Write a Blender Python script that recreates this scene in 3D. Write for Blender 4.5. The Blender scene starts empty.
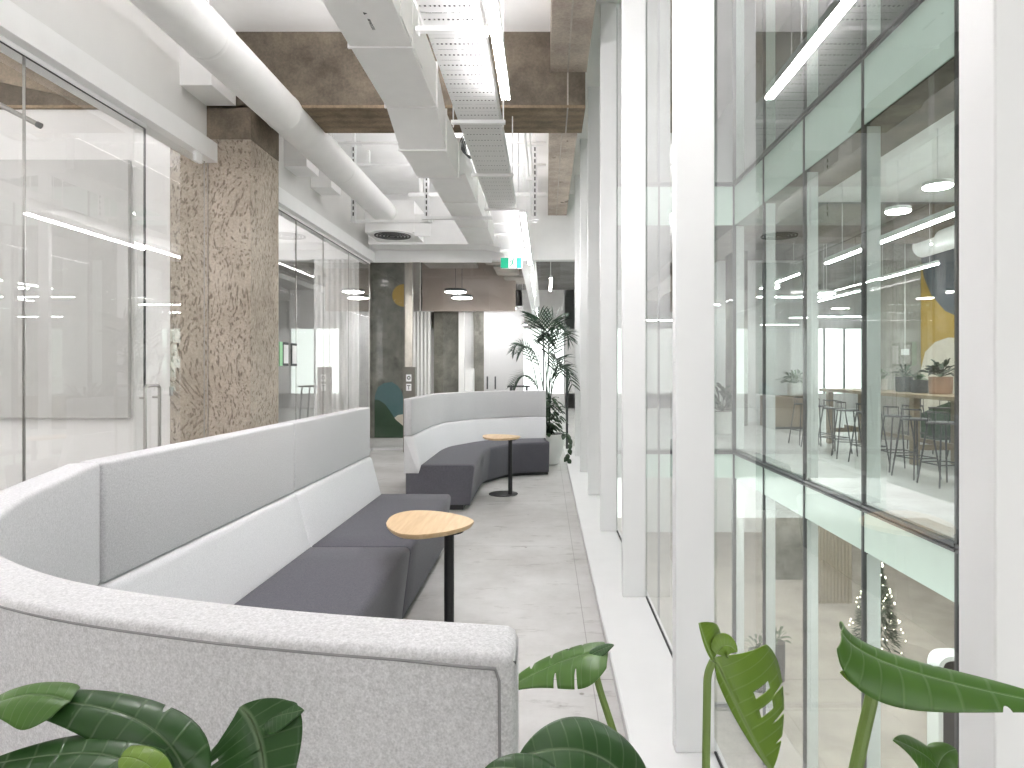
import bpy, bmesh, math, random
from mathutils import Vector, Matrix
random.seed(7)
S = bpy.context.scene
COL = S.collection
F = 650.0; CX = 546.0; CY = 371.0; H = 1.4          # focal length / vanishing point (1024x768 frame), eye height
def at(x, y, Y):                                     # pixel + distance -> world point
    return Vector(((x-CX)*Y/F, Y, H-(y-CY)*Y/F))
def onz(x, y, Z):                                    # pixel on a level plane
    Y = (H-Z)*F/(y-CY); return Vector(((x-CX)*Y/F, Y, Z))
V = Vector
# ------------------------------------------------------------------ materials
def newmat(name):
    m = bpy.data.materials.new(name); m.use_nodes = True
    nt = m.node_tree; b = nt.nodes['Principled BSDF']
    return m, nt, b
def N(nt, t, **kw):
    n = nt.nodes.new(t)
    for k, v in kw.items():
        if k in n.inputs: n.inputs[k].default_value = v
        else: setattr(n, k, v)
    return n
def L(nt, a, b): nt.links.new(a, b)
def simple(name, col, rough=.6, metal=0., spec=.5, var=.04, scale=6., bump=0., bscale=200.):
    m, nt, b = newmat(name)
    b.inputs['Roughness'].default_value = rough; b.inputs['Metallic'].default_value = metal
    b.inputs['Specular IOR Level'].default_value = spec
    tc = N(nt, 'ShaderNodeTexCoord')
    nz = N(nt, 'ShaderNodeTexNoise', Scale=scale, Detail=4.)
    L(nt, tc.outputs['Object'], nz.inputs['Vector'])
    r = N(nt, 'ShaderNodeValToRGB')
    c = list(col)
    r.color_ramp.elements[0].color = [max(0, k*(1-var)) for k in c]+[1]; r.color_ramp.elements[0].position = .3
    r.color_ramp.elements[1].color = [min(1, k*(1+var)) for k in c]+[1]; r.color_ramp.elements[1].position = .7
    L(nt, nz.outputs['Fac'], r.inputs['Fac']); L(nt, r.outputs['Color'], b.inputs['Base Color'])
    if bump:
        n2 = N(nt, 'ShaderNodeTexNoise', Scale=bscale, Detail=2.); L(nt, tc.outputs['Object'], n2.inputs['Vector'])
        bp = N(nt, 'ShaderNodeBump', Strength=bump, Distance=.004)
        L(nt, n2.outputs['Fac'], bp.inputs['Height']); L(nt, bp.outputs['Normal'], b.inputs['Normal'])
    return m
def fabric(name, col, fleck, scale=420.):
    m, nt, b = newmat(name)
    b.inputs['Roughness'].default_value = .95; b.inputs['Specular IOR Level'].default_value = .15
    b.inputs['Sheen Weight'].default_value = .15
    tc = N(nt, 'ShaderNodeTexCoord')
    n1 = N(nt, 'ShaderNodeTexNoise', Scale=scale, Detail=2.); L(nt, tc.outputs['Object'], n1.inputs['Vector'])
    n3 = N(nt, 'ShaderNodeTexNoise', Scale=150., Detail=5., Roughness=.7); L(nt, tc.outputs['Object'], n3.inputs['Vector'])
    ad = N(nt, 'ShaderNodeMath', operation='ADD'); L(nt, n1.outputs['Fac'], ad.inputs[0]); L(nt, n3.outputs['Fac'], ad.inputs[1])
    r = N(nt, 'ShaderNodeMapRange'); r.inputs[1].default_value = .7; r.inputs[2].default_value = 1.3
    L(nt, ad.outputs[0], r.inputs[0])
    mx = N(nt, 'ShaderNodeMix', data_type='RGBA'); mx.inputs[6].default_value = list(fleck)+[1]; mx.inputs[7].default_value = list(col)+[1]
    L(nt, r.outputs[0], mx.inputs[0]); L(nt, mx.outputs[2], b.inputs['Base Color'])
    bp = N(nt, 'ShaderNodeBump', Strength=.25, Distance=.002); L(nt, n1.outputs['Fac'], bp.inputs['Height']); L(nt, bp.outputs['Normal'], b.inputs['Normal'])
    return m
def concrete(name, c0, c1, marks=None, mscale=(14, 14, 14), rot=(0, 0, 0), mthr=(.58, .66), mfac=.6, rough=.8, scale=1.6, bump=.4, boards=False):
    m, nt, b = newmat(name)
    b.inputs['Roughness'].default_value = rough
    tc = N(nt, 'ShaderNodeTexCoord')
    n1 = N(nt, 'ShaderNodeTexNoise', Scale=scale, Detail=9., Roughness=.68); L(nt, tc.outputs['Object'], n1.inputs['Vector'])
    r = N(nt, 'ShaderNodeValToRGB'); e = r.color_ramp.elements
    e[0].color = list(c0)+[1]; e[0].position = .36; e[1].color = list(c1)+[1]; e[1].position = .64
    L(nt, n1.outputs['Fac'], r.inputs['Fac']); col = r.outputs['Color']; hgt = n1.outputs['Fac']
    n2 = N(nt, 'ShaderNodeTexNoise', Scale=45., Detail=5., Roughness=.7); L(nt, tc.outputs['Object'], n2.inputs['Vector'])
    r2 = N(nt, 'ShaderNodeMapRange'); r2.inputs[1].default_value = .35; r2.inputs[2].default_value = .65; r2.inputs[3].default_value = .82; r2.inputs[4].default_value = 1.12
    L(nt, n2.outputs['Fac'], r2.inputs[0])
    mm = N(nt, 'ShaderNodeMix', data_type='RGBA', blend_type='MULTIPLY'); mm.inputs[0].default_value = 1
    L(nt, col, mm.inputs[6]); L(nt, r2.outputs[0], mm.inputs[7]); col = mm.outputs[2]
    if marks:
        mp = N(nt, 'ShaderNodeMapping'); mp.inputs['Scale'].default_value = mscale; mp.inputs['Rotation'].default_value = rot
        wob = N(nt, 'ShaderNodeTexNoise', Scale=1.3, Detail=1.); L(nt, tc.outputs['Object'], wob.inputs['Vector'])
        wm = N(nt, 'ShaderNodeMix', data_type='VECTOR'); wm.inputs[0].default_value = .35
        L(nt, tc.outputs['Object'], wm.inputs[4]); L(nt, wob.outputs['Color'], wm.inputs[5])
        L(nt, wm.outputs[1], mp.inputs['Vector'])
        n3 = N(nt, 'ShaderNodeTexNoise', Scale=1., Detail=2., Roughness=.5); L(nt, mp.outputs[0], n3.inputs['Vector'])
        r3 = N(nt, 'ShaderNodeMapRange'); r3.inputs[1].default_value = mthr[0]; r3.inputs[2].default_value = mthr[1]; r3.inputs[4].default_value = mfac
        L(nt, n3.outputs['Fac'], r3.inputs[0])
        m3 = N(nt, 'ShaderNodeMix', data_type='RGBA'); m3.inputs[7].default_value = list(marks)+[1]
        L(nt, r3.outputs[0], m3.inputs[0]); L(nt, col, m3.inputs[6]); col = m3.outputs[2]
        sb = N(nt, 'ShaderNodeMath', operation='SUBTRACT'); L(nt, hgt, sb.inputs[0]); L(nt, r3.outputs[0], sb.inputs[1]); hgt = sb.outputs[0]
    if boards:
        w = N(nt, 'ShaderNodeTexWave', Scale=2.2, Distortion=3., Detail=4.); w.bands_direction = 'Y'
        w.inputs['Detail Scale'].default_value = 2.
        L(nt, tc.outputs['Object'], w.inputs['Vector'])
        m4 = N(nt, 'ShaderNodeMix', data_type='RGBA', blend_type='MULTIPLY'); m4.inputs[0].default_value = .22
        L(nt, col, m4.inputs[6]); L(nt, w.outputs['Color'], m4.inputs[7]); col = m4.outputs[2]
    L(nt, col, b.inputs['Base Color'])
    bp = N(nt, 'ShaderNodeBump', Strength=bump, Distance=.02); L(nt, hgt, bp.inputs['Height']); L(nt, bp.outputs['Normal'], b.inputs['Normal'])
    return m
def glassmat(name, tint=(.97, .985, .98), ior=1.5, boost=1.0):
    m = bpy.data.materials.new(name); m.use_nodes = True; nt = m.node_tree
    nt.nodes.clear()
    o = N(nt, 'ShaderNodeOutputMaterial'); t = N(nt, 'ShaderNodeBsdfTransparent', Color=list(tint)+[1])
    g = N(nt, 'ShaderNodeBsdfGlossy', Roughness=0.0, Color=(1, 1, 1, 1))
    fr = N(nt, 'ShaderNodeFresnel', IOR=ior); ge = N(nt, 'ShaderNodeNewGeometry')
    inv = N(nt, 'ShaderNodeMath', operation='SUBTRACT'); inv.inputs[0].default_value = 1; L(nt, ge.outputs['Backfacing'], inv.inputs[1])
    mu = N(nt, 'ShaderNodeMath', operation='MULTIPLY'); L(nt, fr.outputs[0], mu.inputs[0]); L(nt, inv.outputs[0], mu.inputs[1])
    mb = N(nt, 'ShaderNodeMath', operation='MULTIPLY', use_clamp=True); mb.inputs[1].default_value = boost; L(nt, mu.outputs[0], mb.inputs[0])
    mx = N(nt, 'ShaderNodeMixShader'); L(nt, mb.outputs[0], mx.inputs[0]); L(nt, t.outputs[0], mx.inputs[1]); L(nt, g.outputs[0], mx.inputs[2])
    L(nt, mx.outputs[0], o.inputs['Surface'])
    return m
def emit(name, col, st):
    m = bpy.data.materials.new(name); m.use_nodes = True; nt = m.node_tree; nt.nodes.clear()
    o = N(nt, 'ShaderNodeOutputMaterial'); e = N(nt, 'ShaderNodeEmission', Color=list(col)+[1], Strength=st)
    L(nt, e.outputs[0], o.inputs['Surface']); return m
def wood(name, c0, c1, axis='Y', sc=3.):
    m, nt, b = newmat(name); b.inputs['Roughness'].default_value = .45
    tc = N(nt, 'ShaderNodeTexCoord'); mp = N(nt, 'ShaderNodeMapping')
    mp.inputs['Scale'].default_value = (14, 1.2, 14) if axis == 'Y' else (1.2, 14, 14)
    L(nt, tc.outputs['Object'], mp.inputs[0])
    n = N(nt, 'ShaderNodeTexNoise', Scale=sc, Detail=6., Roughness=.6, Distortion=.6); L(nt, mp.outputs[0], n.inputs['Vector'])
    r = N(nt, 'ShaderNodeValToRGB'); e = r.color_ramp.elements
    e[0].color = list(c0)+[1]; e[0].position = .35; e[1].color = list(c1)+[1]; e[1].position = .65
    L(nt, n.outputs['Fac'], r.inputs[0]); L(nt, r.outputs[0], b.inputs['Base Color']); return m
def leafmat(name, c0, c1, rib, rough=.32):
    m, nt, b = newmat(name); b.inputs['Roughness'].default_value = rough
    uv = N(nt, 'ShaderNodeUVMap'); uv.uv_map = 'UVMap'
    sx = N(nt, 'ShaderNodeSeparateXYZ'); L(nt, uv.outputs[0], sx.inputs[0])
    # midrib and side veins
    ab = N(nt, 'ShaderNodeMath', operation='ABSOLUTE'); L(nt, sx.outputs['Y'], ab.inputs[0])
    r = N(nt, 'ShaderNodeMapRange'); r.inputs[1].default_value = .015; r.inputs[2].default_value = .05; r.inputs[3].default_value = 1; r.inputs[4].default_value = 0
    L(nt, ab.outputs[0], r.inputs[0])
    mu = N(nt, 'ShaderNodeMath', operation='MULTIPLY'); mu.inputs[1].default_value = 9.; L(nt, sx.outputs['X'], mu.inputs[0])
    fr = N(nt, 'ShaderNodeMath', operation='PINGPONG'); fr.inputs[1].default_value = .5; L(nt, mu.outputs[0], fr.inputs[0])
    r2 = N(nt, 'ShaderNodeMapRange'); r2.inputs[1].default_value = .02; r2.inputs[2].default_value = .07; r2.inputs[3].default_value = .35; r2.inputs[4].default_value = 0
    L(nt, fr.outputs[0], r2.inputs[0])
    mxm = N(nt, 'ShaderNodeMath', operation='MAXIMUM'); L(nt, r.outputs[0], mxm.inputs[0]); L(nt, r2.outputs[0], mxm.inputs[1])
    tc = N(nt, 'ShaderNodeTexCoord'); nz = N(nt, 'ShaderNodeTexNoise', Scale=22., Detail=3.); L(nt, tc.outputs['Object'], nz.inputs['Vector'])
    cr = N(nt, 'ShaderNodeMix', data_type='RGBA'); cr.inputs[6].default_value = list(c0)+[1]; cr.inputs[7].default_value = list(c1)+[1]; L(nt, nz.outputs['Fac'], cr.inputs[0])
    mx = N(nt, 'ShaderNodeMix', data_type='RGBA'); mx.inputs[7].default_value = list(rib)+[1]; L(nt, cr.outputs[2], mx.inputs[6]); L(nt, mxm.outputs[0], mx.inputs[0])
    L(nt, mx.outputs[2], b.inputs['Base Color'])
    tr = N(nt, 'ShaderNodeBsdfTranslucent'); L(nt, mx.outputs[2], tr.inputs['Color'])
    ms = N(nt, 'ShaderNodeMixShader'); ms.inputs[0].default_value = .3
    L(nt, b.outputs[0], ms.inputs[1]); L(nt, tr.outputs[0], ms.inputs[2]); L(nt, ms.outputs[0], nt.nodes['Material Output'].inputs['Surface'])
    bp = N(nt, 'ShaderNodeBump', Strength=.3, Distance=.003); L(nt, mxm.outputs[0], bp.inputs['Height']); L(nt, bp.outputs['Normal'], b.inputs['Normal'])
    return m
def floormat():
    m, nt, b = newmat('polished_concrete'); b.inputs['Roughness'].default_value = .32
    tc = N(nt, 'ShaderNodeTexCoord')
    n1 = N(nt, 'ShaderNodeTexNoise', Scale=.9, Detail=10., Roughness=.68); L(nt, tc.outputs['Object'], n1.inputs['Vector'])
    r = N(nt, 'ShaderNodeValToRGB'); e = r.color_ramp.elements
    e[0].color = (.36, .347, .33, 1); e[0].position = .34; e[1].color = (.54, .532, .52, 1); e[1].position = .6
    L(nt, n1.outputs['Fac'], r.inputs[0])
    # scuffs
    mp = N(nt, 'ShaderNodeMapping'); mp.inputs['Scale'].default_value = (3.2, 9, 1); L(nt, tc.outputs['Object'], mp.inputs[0])
    n2 = N(nt, 'ShaderNodeTexNoise', Scale=1., Detail=6., Roughness=.7); L(nt, mp.outputs[0], n2.inputs['Vector'])
    r2 = N(nt, 'ShaderNodeMapRange'); r2.inputs[1].default_value = .57; r2.inputs[2].default_value = .70; r2.inputs[4].default_value = .7; L(nt, n2.outputs['Fac'], r2.inputs[0])
    m2 = N(nt, 'ShaderNodeMix', data_type='RGBA'); m2.inputs[7].default_value = (.2, .185, .165, 1); L(nt, r.outputs[0], m2.inputs[6]); L(nt, r2.outputs[0], m2.inputs[0])
    # speckles
    vo = N(nt, 'ShaderNodeTexVoronoi', Scale=5.5); L(nt, tc.outputs['Object'], vo.inputs['Vector'])
    r3 = N(nt, 'ShaderNodeMapRange'); r3.inputs[1].default_value = .04; r3.inputs[2].default_value = .075; r3.inputs[3].default_value = .8; r3.inputs[4].default_value = 0; L(nt, vo.outputs['Distance'], r3.inputs[0])
    m3 = N(nt, 'ShaderNodeMix', data_type='RGBA'); m3.inputs[7].default_value = (.16, .14, .12, 1); L(nt, m2.outputs[2], m3.inputs[6]); L(nt, r3.outputs[0], m3.inputs[0])
    # saw-cut lines: one near the plinth and cross joints
    sp = N(nt, 'ShaderNodeSeparateXYZ'); L(nt, tc.outputs['Object'], sp.inputs[0])
    def line(sock, pos, w):
        a = N(nt, 'ShaderNodeMath', operation='SUBTRACT'); a.inputs[1].default_value = pos; L(nt, sock, a.inputs[0])
        b_ = N(nt, 'ShaderNodeMath', operation='ABSOLUTE'); L(nt, a.outputs[0], b_.inputs[0])
        c = N(nt, 'ShaderNodeMath', operation='LESS_THAN'); c.inputs[1].default_value = w; L(nt, b_.outputs[0], c.inputs[0]); return c.outputs[0]
    acc = line(sp.outputs['X'], .21, .0025)
    for py in (2.95, 5.2, 7.0, 9.0):
        mm = N(nt, 'ShaderNodeMath', operation='MAXIMUM'); L(nt, acc, mm.inputs[0]); L(nt, line(sp.outputs['Y'], py, .004), mm.inputs[1]); acc = mm.outputs[0]
    mu = N(nt, 'ShaderNodeMath', operation='MULTIPLY'); mu.inputs[1].default_value = .55; L(nt, acc, mu.inputs[0])
    m4 = N(nt, 'ShaderNodeMix', data_type='RGBA'); m4.inputs[7].default_value = (.14, .13, .12, 1); L(nt, m3.outputs[2], m4.inputs[6]); L(nt, mu.outputs[0], m4.inputs[0])
    L(nt, m4.outputs[2], b.inputs['Base Color'])
    rr = N(nt, 'ShaderNodeMapRange'); rr.inputs[3].default_value = .25; rr.inputs[4].default_value = .5; L(nt, n1.outputs['Fac'], rr.inputs[0]); L(nt, rr.outputs[0], b.inputs['Roughness'])
    return m
def perforated():
    m, nt, b = newmat('perforated_white_steel'); b.inputs['Base Color'].default_value = (.8, .8, .79, 1); b.inputs['Roughness'].default_value = .45
    tc = N(nt, 'ShaderNodeTexCoord'); sp = N(nt, 'ShaderNodeSeparateXYZ'); L(nt, tc.outputs['Object'], sp.inputs[0])
    def M(op, a, bb=None, c=None):
        n = N(nt, 'ShaderNodeMath', operation=op)
        for i, k in enumerate((a, bb, c)):
            if k is None: continue
            if isinstance(k, (int, float)): n.inputs[i].default_value = k
            else: L(nt, k, n.inputs[i])
        return n.outputs[0]
    def cell(s, p, off=0): return M('ABSOLUTE', M('SUBTRACT', M('FRACT', M('ADD', M('DIVIDE', s, p), off)), .5))
    xz = M('ADD', sp.outputs['X'], sp.outputs['Z'])
    dx = cell(xz, .025); dy = cell(sp.outputs['Y'], .128)
    dots = M('MULTIPLY', M('LESS_THAN', dx, .27), M('LESS_THAN', dy, .075))
    dx2 = cell(xz, .16); dy2 = cell(sp.outputs['Y'], .128, .5)
    slots = M('MULTIPLY', M('LESS_THAN', dx2, .44), M('LESS_THAN', dy2, .035))
    hole = M('MAXIMUM', dots, slots)
    far = M('LESS_THAN', sp.outputs['Y'], 8.3)
    hole = M('MULTIPLY', hole, far)
    t = N(nt, 'ShaderNodeBsdfTransparent'); mx = N(nt, 'ShaderNodeMixShader')
    L(nt, hole, mx.inputs[0]); L(nt, b.outputs[0], mx.inputs[1]); L(nt, t.outputs[0], mx.inputs[2]); L(nt, mx.outputs[0], nt.nodes['Material Output'].inputs['Surface'])
    return m
M = {}
M['white'] = simple('white_paint', (.90, .90, .895), .55, var=.015)
M['ceil'] = simple('white_painted_concrete', (.90, .90, .895), .7, var=.05, scale=2.5, bump=.2, bscale=60)
M['wall'] = simple('grey_white_plaster', (.76, .755, .74), .75, var=.03, scale=2)
M['roomwall'] = simple('warm_white_plaster', (.88, .87, .86), .75, var=.03, scale=2)
M['pink'] = simple('beige_plaster', (.52, .44, .39), .8, var=.05, scale=2)
M['duct'] = simple('white_painted_duct', (.90, .90, .895), .5, var=.02)
M['tray'] = perforated()
M['alu'] = simple('white_powder_coat', (.84, .845, .845), .35, var=.01)
M['darkframe'] = simple('dark_grey_aluminium', (.09, .095, .095), .35, metal=.5)
M['greyframe'] = simple('grey_aluminium', (.17, .18, .185), .35, metal=.4)
M['gasket'] = simple('black_gasket', (.015, .015, .015), .6)
M['postm'] = simple('warm_grey_metal', (.22, .21, .185), .4, metal=.3)
M['steel'] = simple('brushed_steel', (.45, .44, .42), .3, metal=.9)
M['black'] = simple('black_metal', (.012, .012, .013), .45)
M['stoolm'] = simple('charcoal_metal', (.035, .037, .04), .45)
M['fabL'] = fabric('pale_grey_wool', (.80, .80, .815), (.62, .62, .635))
M['fabM'] = fabric('light_grey_wool', (.72, .715, .725), (.46, .455, .465))
M['fabD'] = fabric('charcoal_wool', (.145, .143, .162), (.065, .063, .078))
M['fabB'] = fabric('dark_charcoal_wool', (.105, .105, .11), (.065, .065, .07))
M['piping'] = simple('grey_piping', (.28, .275, .28), .9)
M['sill'] = simple('white_sill_paint', (.70, .70, .70), .5, var=.015)
M['oak'] = wood('oak_veneer', (.62, .43, .24), (.73, .54, .33))
M['oak2'] = wood('dull_oak', (.24, .175, .105), (.32, .24, .15))
M['column'] = concrete('hacked_concrete', (.40, .34, .275), (.55, .485, .405), marks=(.16, .12, .085), mscale=(78, 78, 27), rot=(.75, .55, 0), mthr=(.55, .66), mfac=.68, scale=2.2, bump=.8)
M['columntop'] = concrete('stained_concrete', (.15, .12, .09), (.30, .245, .185), scale=3., bump=.5)
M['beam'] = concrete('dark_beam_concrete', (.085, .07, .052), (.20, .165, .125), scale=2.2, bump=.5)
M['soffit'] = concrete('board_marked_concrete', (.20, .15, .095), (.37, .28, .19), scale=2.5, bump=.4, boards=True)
M['edgebeam'] = concrete('grey_beam_concrete', (.33, .275, .23), (.52, .46, .39), marks=(.08, .06, .045), mscale=(8, 8, 8), mthr=(.68, .72), mfac=.8, scale=2.4, bump=.5)
M['pier'] = concrete('mossy_grey_concrete', (.11, .108, .09), (.25, .245, .21), marks=(.06, .058, .045), mscale=(6, 6, 3), mthr=(.6, .72), mfac=.6, scale=2.6, bump=.3)
M['pier2'] = concrete('grey_concrete', (.26, .25, .22), (.40, .385, .345), scale=2., bump=.3)
M['pierside'] = concrete('pale_concrete', (.36, .33, .29), (.50, .46, .41), scale=3., bump=.4)
M['dkceil'] = concrete('service_ceiling_concrete', (.16, .15, .14), (.27, .26, .25), scale=1.2, bump=.2)
M['floor'] = floormat()
M['carpet'] = simple('brown_grey_carpet', (.47, .41, .36), .95, var=.15, scale=1.2)
M['glass'] = glassmat('clear_glass', (.98, .987, .984), 1.5, 1.35)
M['glassL'] = glassmat('partition_glass', (.965, .97, .965), 1.5, 1.6)
M['glassF'] = glassmat('green_facade_glass', (.88, .93, .908), 1.5, 1.1)
M['spandrel'] = simple('frosted_green_panel', (.62, .76, .69), .12, var=.02)
M['led'] = emit('led_light', (1, .972, .985), 30.)
M['fillup'] = emit('added_led_upfill', (1, .972, .985), 40.)  # upward glow added on top of the side room lights
M['dimfill'] = emit('added_dim_fill', (1, .972, .985), 4.)  # weaker glow for the added strip on the far duct
M['fill'] = emit('added_soft_fill', (1, .972, .985), 8.5)  # glow for the added strip on the near duct
M['ledsoft'] = emit('led_pendant_light', (1, .98, .95), 20.)
M['board'] = simple('pale_grey_pinboard', (.55, .545, .53), .55, var=.02)
M['green'] = simple('exit_green', (.0, .33, .18), .4)
M['teal'] = simple('teal_paint', (.07, .16, .17), .8); M['dgreen'] = simple('dark_green_paint', (.017, .06, .022), .8)
M['yellow'] = simple('mustard_paint', (.46, .30, .05), .8); M['cream'] = simple('cream_paint', (.72, .66, .56), .8); M['slate'] = simple('slate_paint', (.10, .12, .14), .8)
M['curtain'] = simple('white_curtain', (.78, .775, .76), .9); M['beigecurtain'] = simple('beige_curtain', (.40, .34, .27), .9)
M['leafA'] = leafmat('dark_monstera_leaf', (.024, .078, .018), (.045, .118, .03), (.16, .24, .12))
M['leafB'] = leafmat('bright_monstera_leaf', (.15, .27, .03), (.23, .36, .05), (.30, .42, .14))
M['leafC'] = leafmat('green_monstera_leaf', (.065, .165, .025), (.105, .22, .04), (.20, .32, .13))
M['stem'] = simple('green_stem', (.16, .24, .055), .45)
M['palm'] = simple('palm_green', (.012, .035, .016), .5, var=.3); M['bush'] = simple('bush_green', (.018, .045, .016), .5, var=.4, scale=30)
M['bushl'] = simple('herb_green', (.05, .10, .035), .5, var=.4, scale=30)
M['bark'] = simple('brown_stalk', (.10, .075, .045), .8)
M['pot'] = simple('white_pot', (.72, .72, .70), .5); M['terra'] = simple('terracotta', (.38, .22, .145), .7); M['dpot'] = simple('charcoal_pot', (.04, .042, .045), .6); M['soil'] = simple('soil', (.03, .02, .012), .95, var=.4, scale=60)
M['fairy'] = emit('fairy_light', (1, .9, .7), 8.)
M['screen'] = simple('dark_opening', (.02, .02, .022), .4)
M['vent'] = simple('dark_louvre', (.10, .10, .10), .6)

# ------------------------------------------------------------------ mesh helpers
ORG = {}
class MB:
    def __init__(s): s.v = []; s.f = []; s.uv = None
    def add(s, vs, fs):
        o = len(s.v); s.v += [V(p) for p in vs]; s.f += [tuple(i+o for i in q) for q in fs]; return s
    def box(s, x0, x1, y0, y1, z0, z1):
        return s.add([(x0, y0, z0), (x1, y0, z0), (x1, y1, z0), (x0, y1, z0), (x0, y0, z1), (x1, y0, z1), (x1, y1, z1), (x0, y1, z1)],
                     [(0, 3, 2, 1), (4, 5, 6, 7), (0, 1, 5, 4), (1, 2, 6, 5), (2, 3, 7, 6), (3, 0, 4, 7)])
    def cyl(s, p0, p1, r0, r1=None, n=20, caps=True):
        return s.tube([p0, p1], [r0, r0 if r1 is None else r1], n, caps)
    def tube(s, pts, r, n=10, caps=True):
        pts = [V(p) for p in pts]; k = len(pts)
        rs = r if isinstance(r, (list, tuple)) else [r]*k
        t0 = (pts[1]-pts[0]).normalized()
        u = t0.cross(V((0, 0, 1)));  u = u.normalized() if u.length > 1e-4 else V((1, 0, 0))
        o = len(s.v); 
        for i in range(k):
            t = (pts[min(i+1, k-1)]-pts[max(i-1, 0)]).normalized()
            u = (u-t*u.dot(t)); u = u.normalized() if u.length > 1e-6 else t.orthogonal().normalized()
            w = t.cross(u)
            for j in range(n):
                a = 2*math.pi*j/n; s.v.append(pts[i]+(u*math.cos(a)+w*math.sin(a))*rs[i])
        for i in range(k-1):
            for j in range(n):
                j2 = (j+1) % n; s.f.append((o+i*n+j, o+i*n+j2, o+(i+1)*n+j2, o+(i+1)*n+j))
        if caps:
            s.f.append(tuple(o+j for j in range(n))[::-1]); s.f.append(tuple(o+(k-1)*n+j for j in range(n)))
        return s
    def prism(s, poly, a0, a1, ax='z'):
        n = len(poly)
        def P(p, a): return {'z': (p[0], p[1], a), 'y': (p[0], a, p[1]), 'x': (a, p[0], p[1])}[ax]
        return s.add([P(p, a0) for p in poly]+[P(p, a1) for p in poly],
                     [tuple(range(n))[::-1], tuple(range(n, 2*n))]+[(i, (i+1) % n, n+(i+1) % n, n+i) for i in range(n)])
    def lathe(s, c, prof, n=32, closed=False):
        c = V(c); o = len(s.v); k = len(prof)
        for r, z in prof:
            for j in range(n):
                a = 2*math.pi*j/n; s.v.append(c+V((r*math.cos(a), r*math.sin(a), z)))
        for i in range(k-1 if not closed else k):
            i2 = (i+1) % k
            for j in range(n):
                j2 = (j+1) % n; s.f.append((o+i*n+j, o+i*n+j2, o+i2*n+j2, o+i2*n+j))
        if not closed:
            s.f.append(tuple(o+j for j in range(n))[::-1]); s.f.append(tuple(o+(k-1)*n+j for j in range(n)))
        return s
    def sweep(s, rings):                       # closed rings of points, end caps
        n = len(rings[0]); o = len(s.v)
        for r in rings: s.v += [V(p) for p in r]
        for i in range(len(rings)-1):
            for j in range(n):
                j2 = (j+1) % n; s.f.append((o+i*n+j, o+i*n+j2, o+(i+1)*n+j2, o+(i+1)*n+j))
        s.f.append(tuple(o+j for j in range(n))[::-1]); s.f.append(tuple(o+(len(rings)-1)*n+j for j in range(n)))
        return s
    def build(s, name, mat, parent=None, smooth=35, bevel=0, recalc=True, solid=0):
        org = ORG.get(parent.name, V((0, 0, 0))) if parent else V((0, 0, 0))
        me = bpy.data.meshes.new(name); me.from_pydata([p-org for p in s.v], [], s.f)
        if s.uv:
            ul = me.uv_layers.new(name='UVMap')
            for lp in me.loops: ul.data[lp.index].uv = s.uv[lp.vertex_index]
        if recalc:
            bm = bmesh.new(); bm.from_mesh(me); bmesh.ops.recalc_face_normals(bm, faces=bm.faces); bm.to_mesh(me); bm.free()
        o = bpy.data.objects.new(name, me); COL.objects.link(o)
        me.materials.append(mat)
        if smooth:
            me.polygons.foreach_set('use_smooth', [True]*len(me.polygons))
            me.set_sharp_from_angle(angle=math.radians(smooth))
        if bevel:
            b = o.modifiers.new('bevel', 'BEVEL'); b.width = bevel; b.segments = 2; b.limit_method = 'ANGLE'
            b.harden_normals = True
        if solid:
            b = o.modifiers.new('solid', 'SOLIDIFY'); b.thickness = solid; b.offset = 0
        if parent: o.parent = parent; ORG[o.name] = org
        return o
def tag(o, label, cat, group=None):
    o['label'] = label; o['category'] = cat
    if group: o['group'] = group
    return o
def thing(name, loc, label, cat, group=None):
    o = bpy.data.objects.new(name, None); COL.objects.link(o); o.location = loc; o.empty_display_size = .1
    ORG[o.name] = V(loc); return tag(o, label, cat, group)
def struct(o): o['kind'] = 'structure'; return o
def sthing(name, loc=(0, 0, 0)):
    o = bpy.data.objects.new(name, None); COL.objects.link(o); o.location = loc; ORG[o.name] = V(loc); return struct(o)
def dup(root, loc, label, rz=0., group=None):
    r = root.copy(); COL.objects.link(r); r.location = loc; r.rotation_euler = (0, 0, rz); r['label'] = label
    if group: r['group'] = group
    for ch in list(root.children):
        c = ch.copy(); COL.objects.link(c); c.parent = r
        for g in list(ch.children):
            d = g.copy(); COL.objects.link(d); d.parent = c
    return r
def bx(*a): return MB().box(*a)
def bez(p0, p1, p2, p3, n):
    out = []
    for i in range(n+1):
        t = i/n; out.append(V(p0)*(1-t)**3+V(p1)*3*t*(1-t)**2+V(p2)*3*t*t*(1-t)+V(p3)*t**3)
    return out
def catmull(pts, n=8):
    P = [V(p) for p in pts]; P = [P[0]*2-P[1]]+P+[P[-1]*2-P[-2]]; out = []
    for i in range(1, len(P)-2):
        for k in range(n):
            t = k/n; a, b, c, d = P[i-1:i+3]
            out.append(.5*((2*b)+(c-a)*t+(2*a-5*b+4*c-d)*t*t+(3*b-a-3*c+d)*t**3))
    out.append(P[-2]); return out

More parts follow.
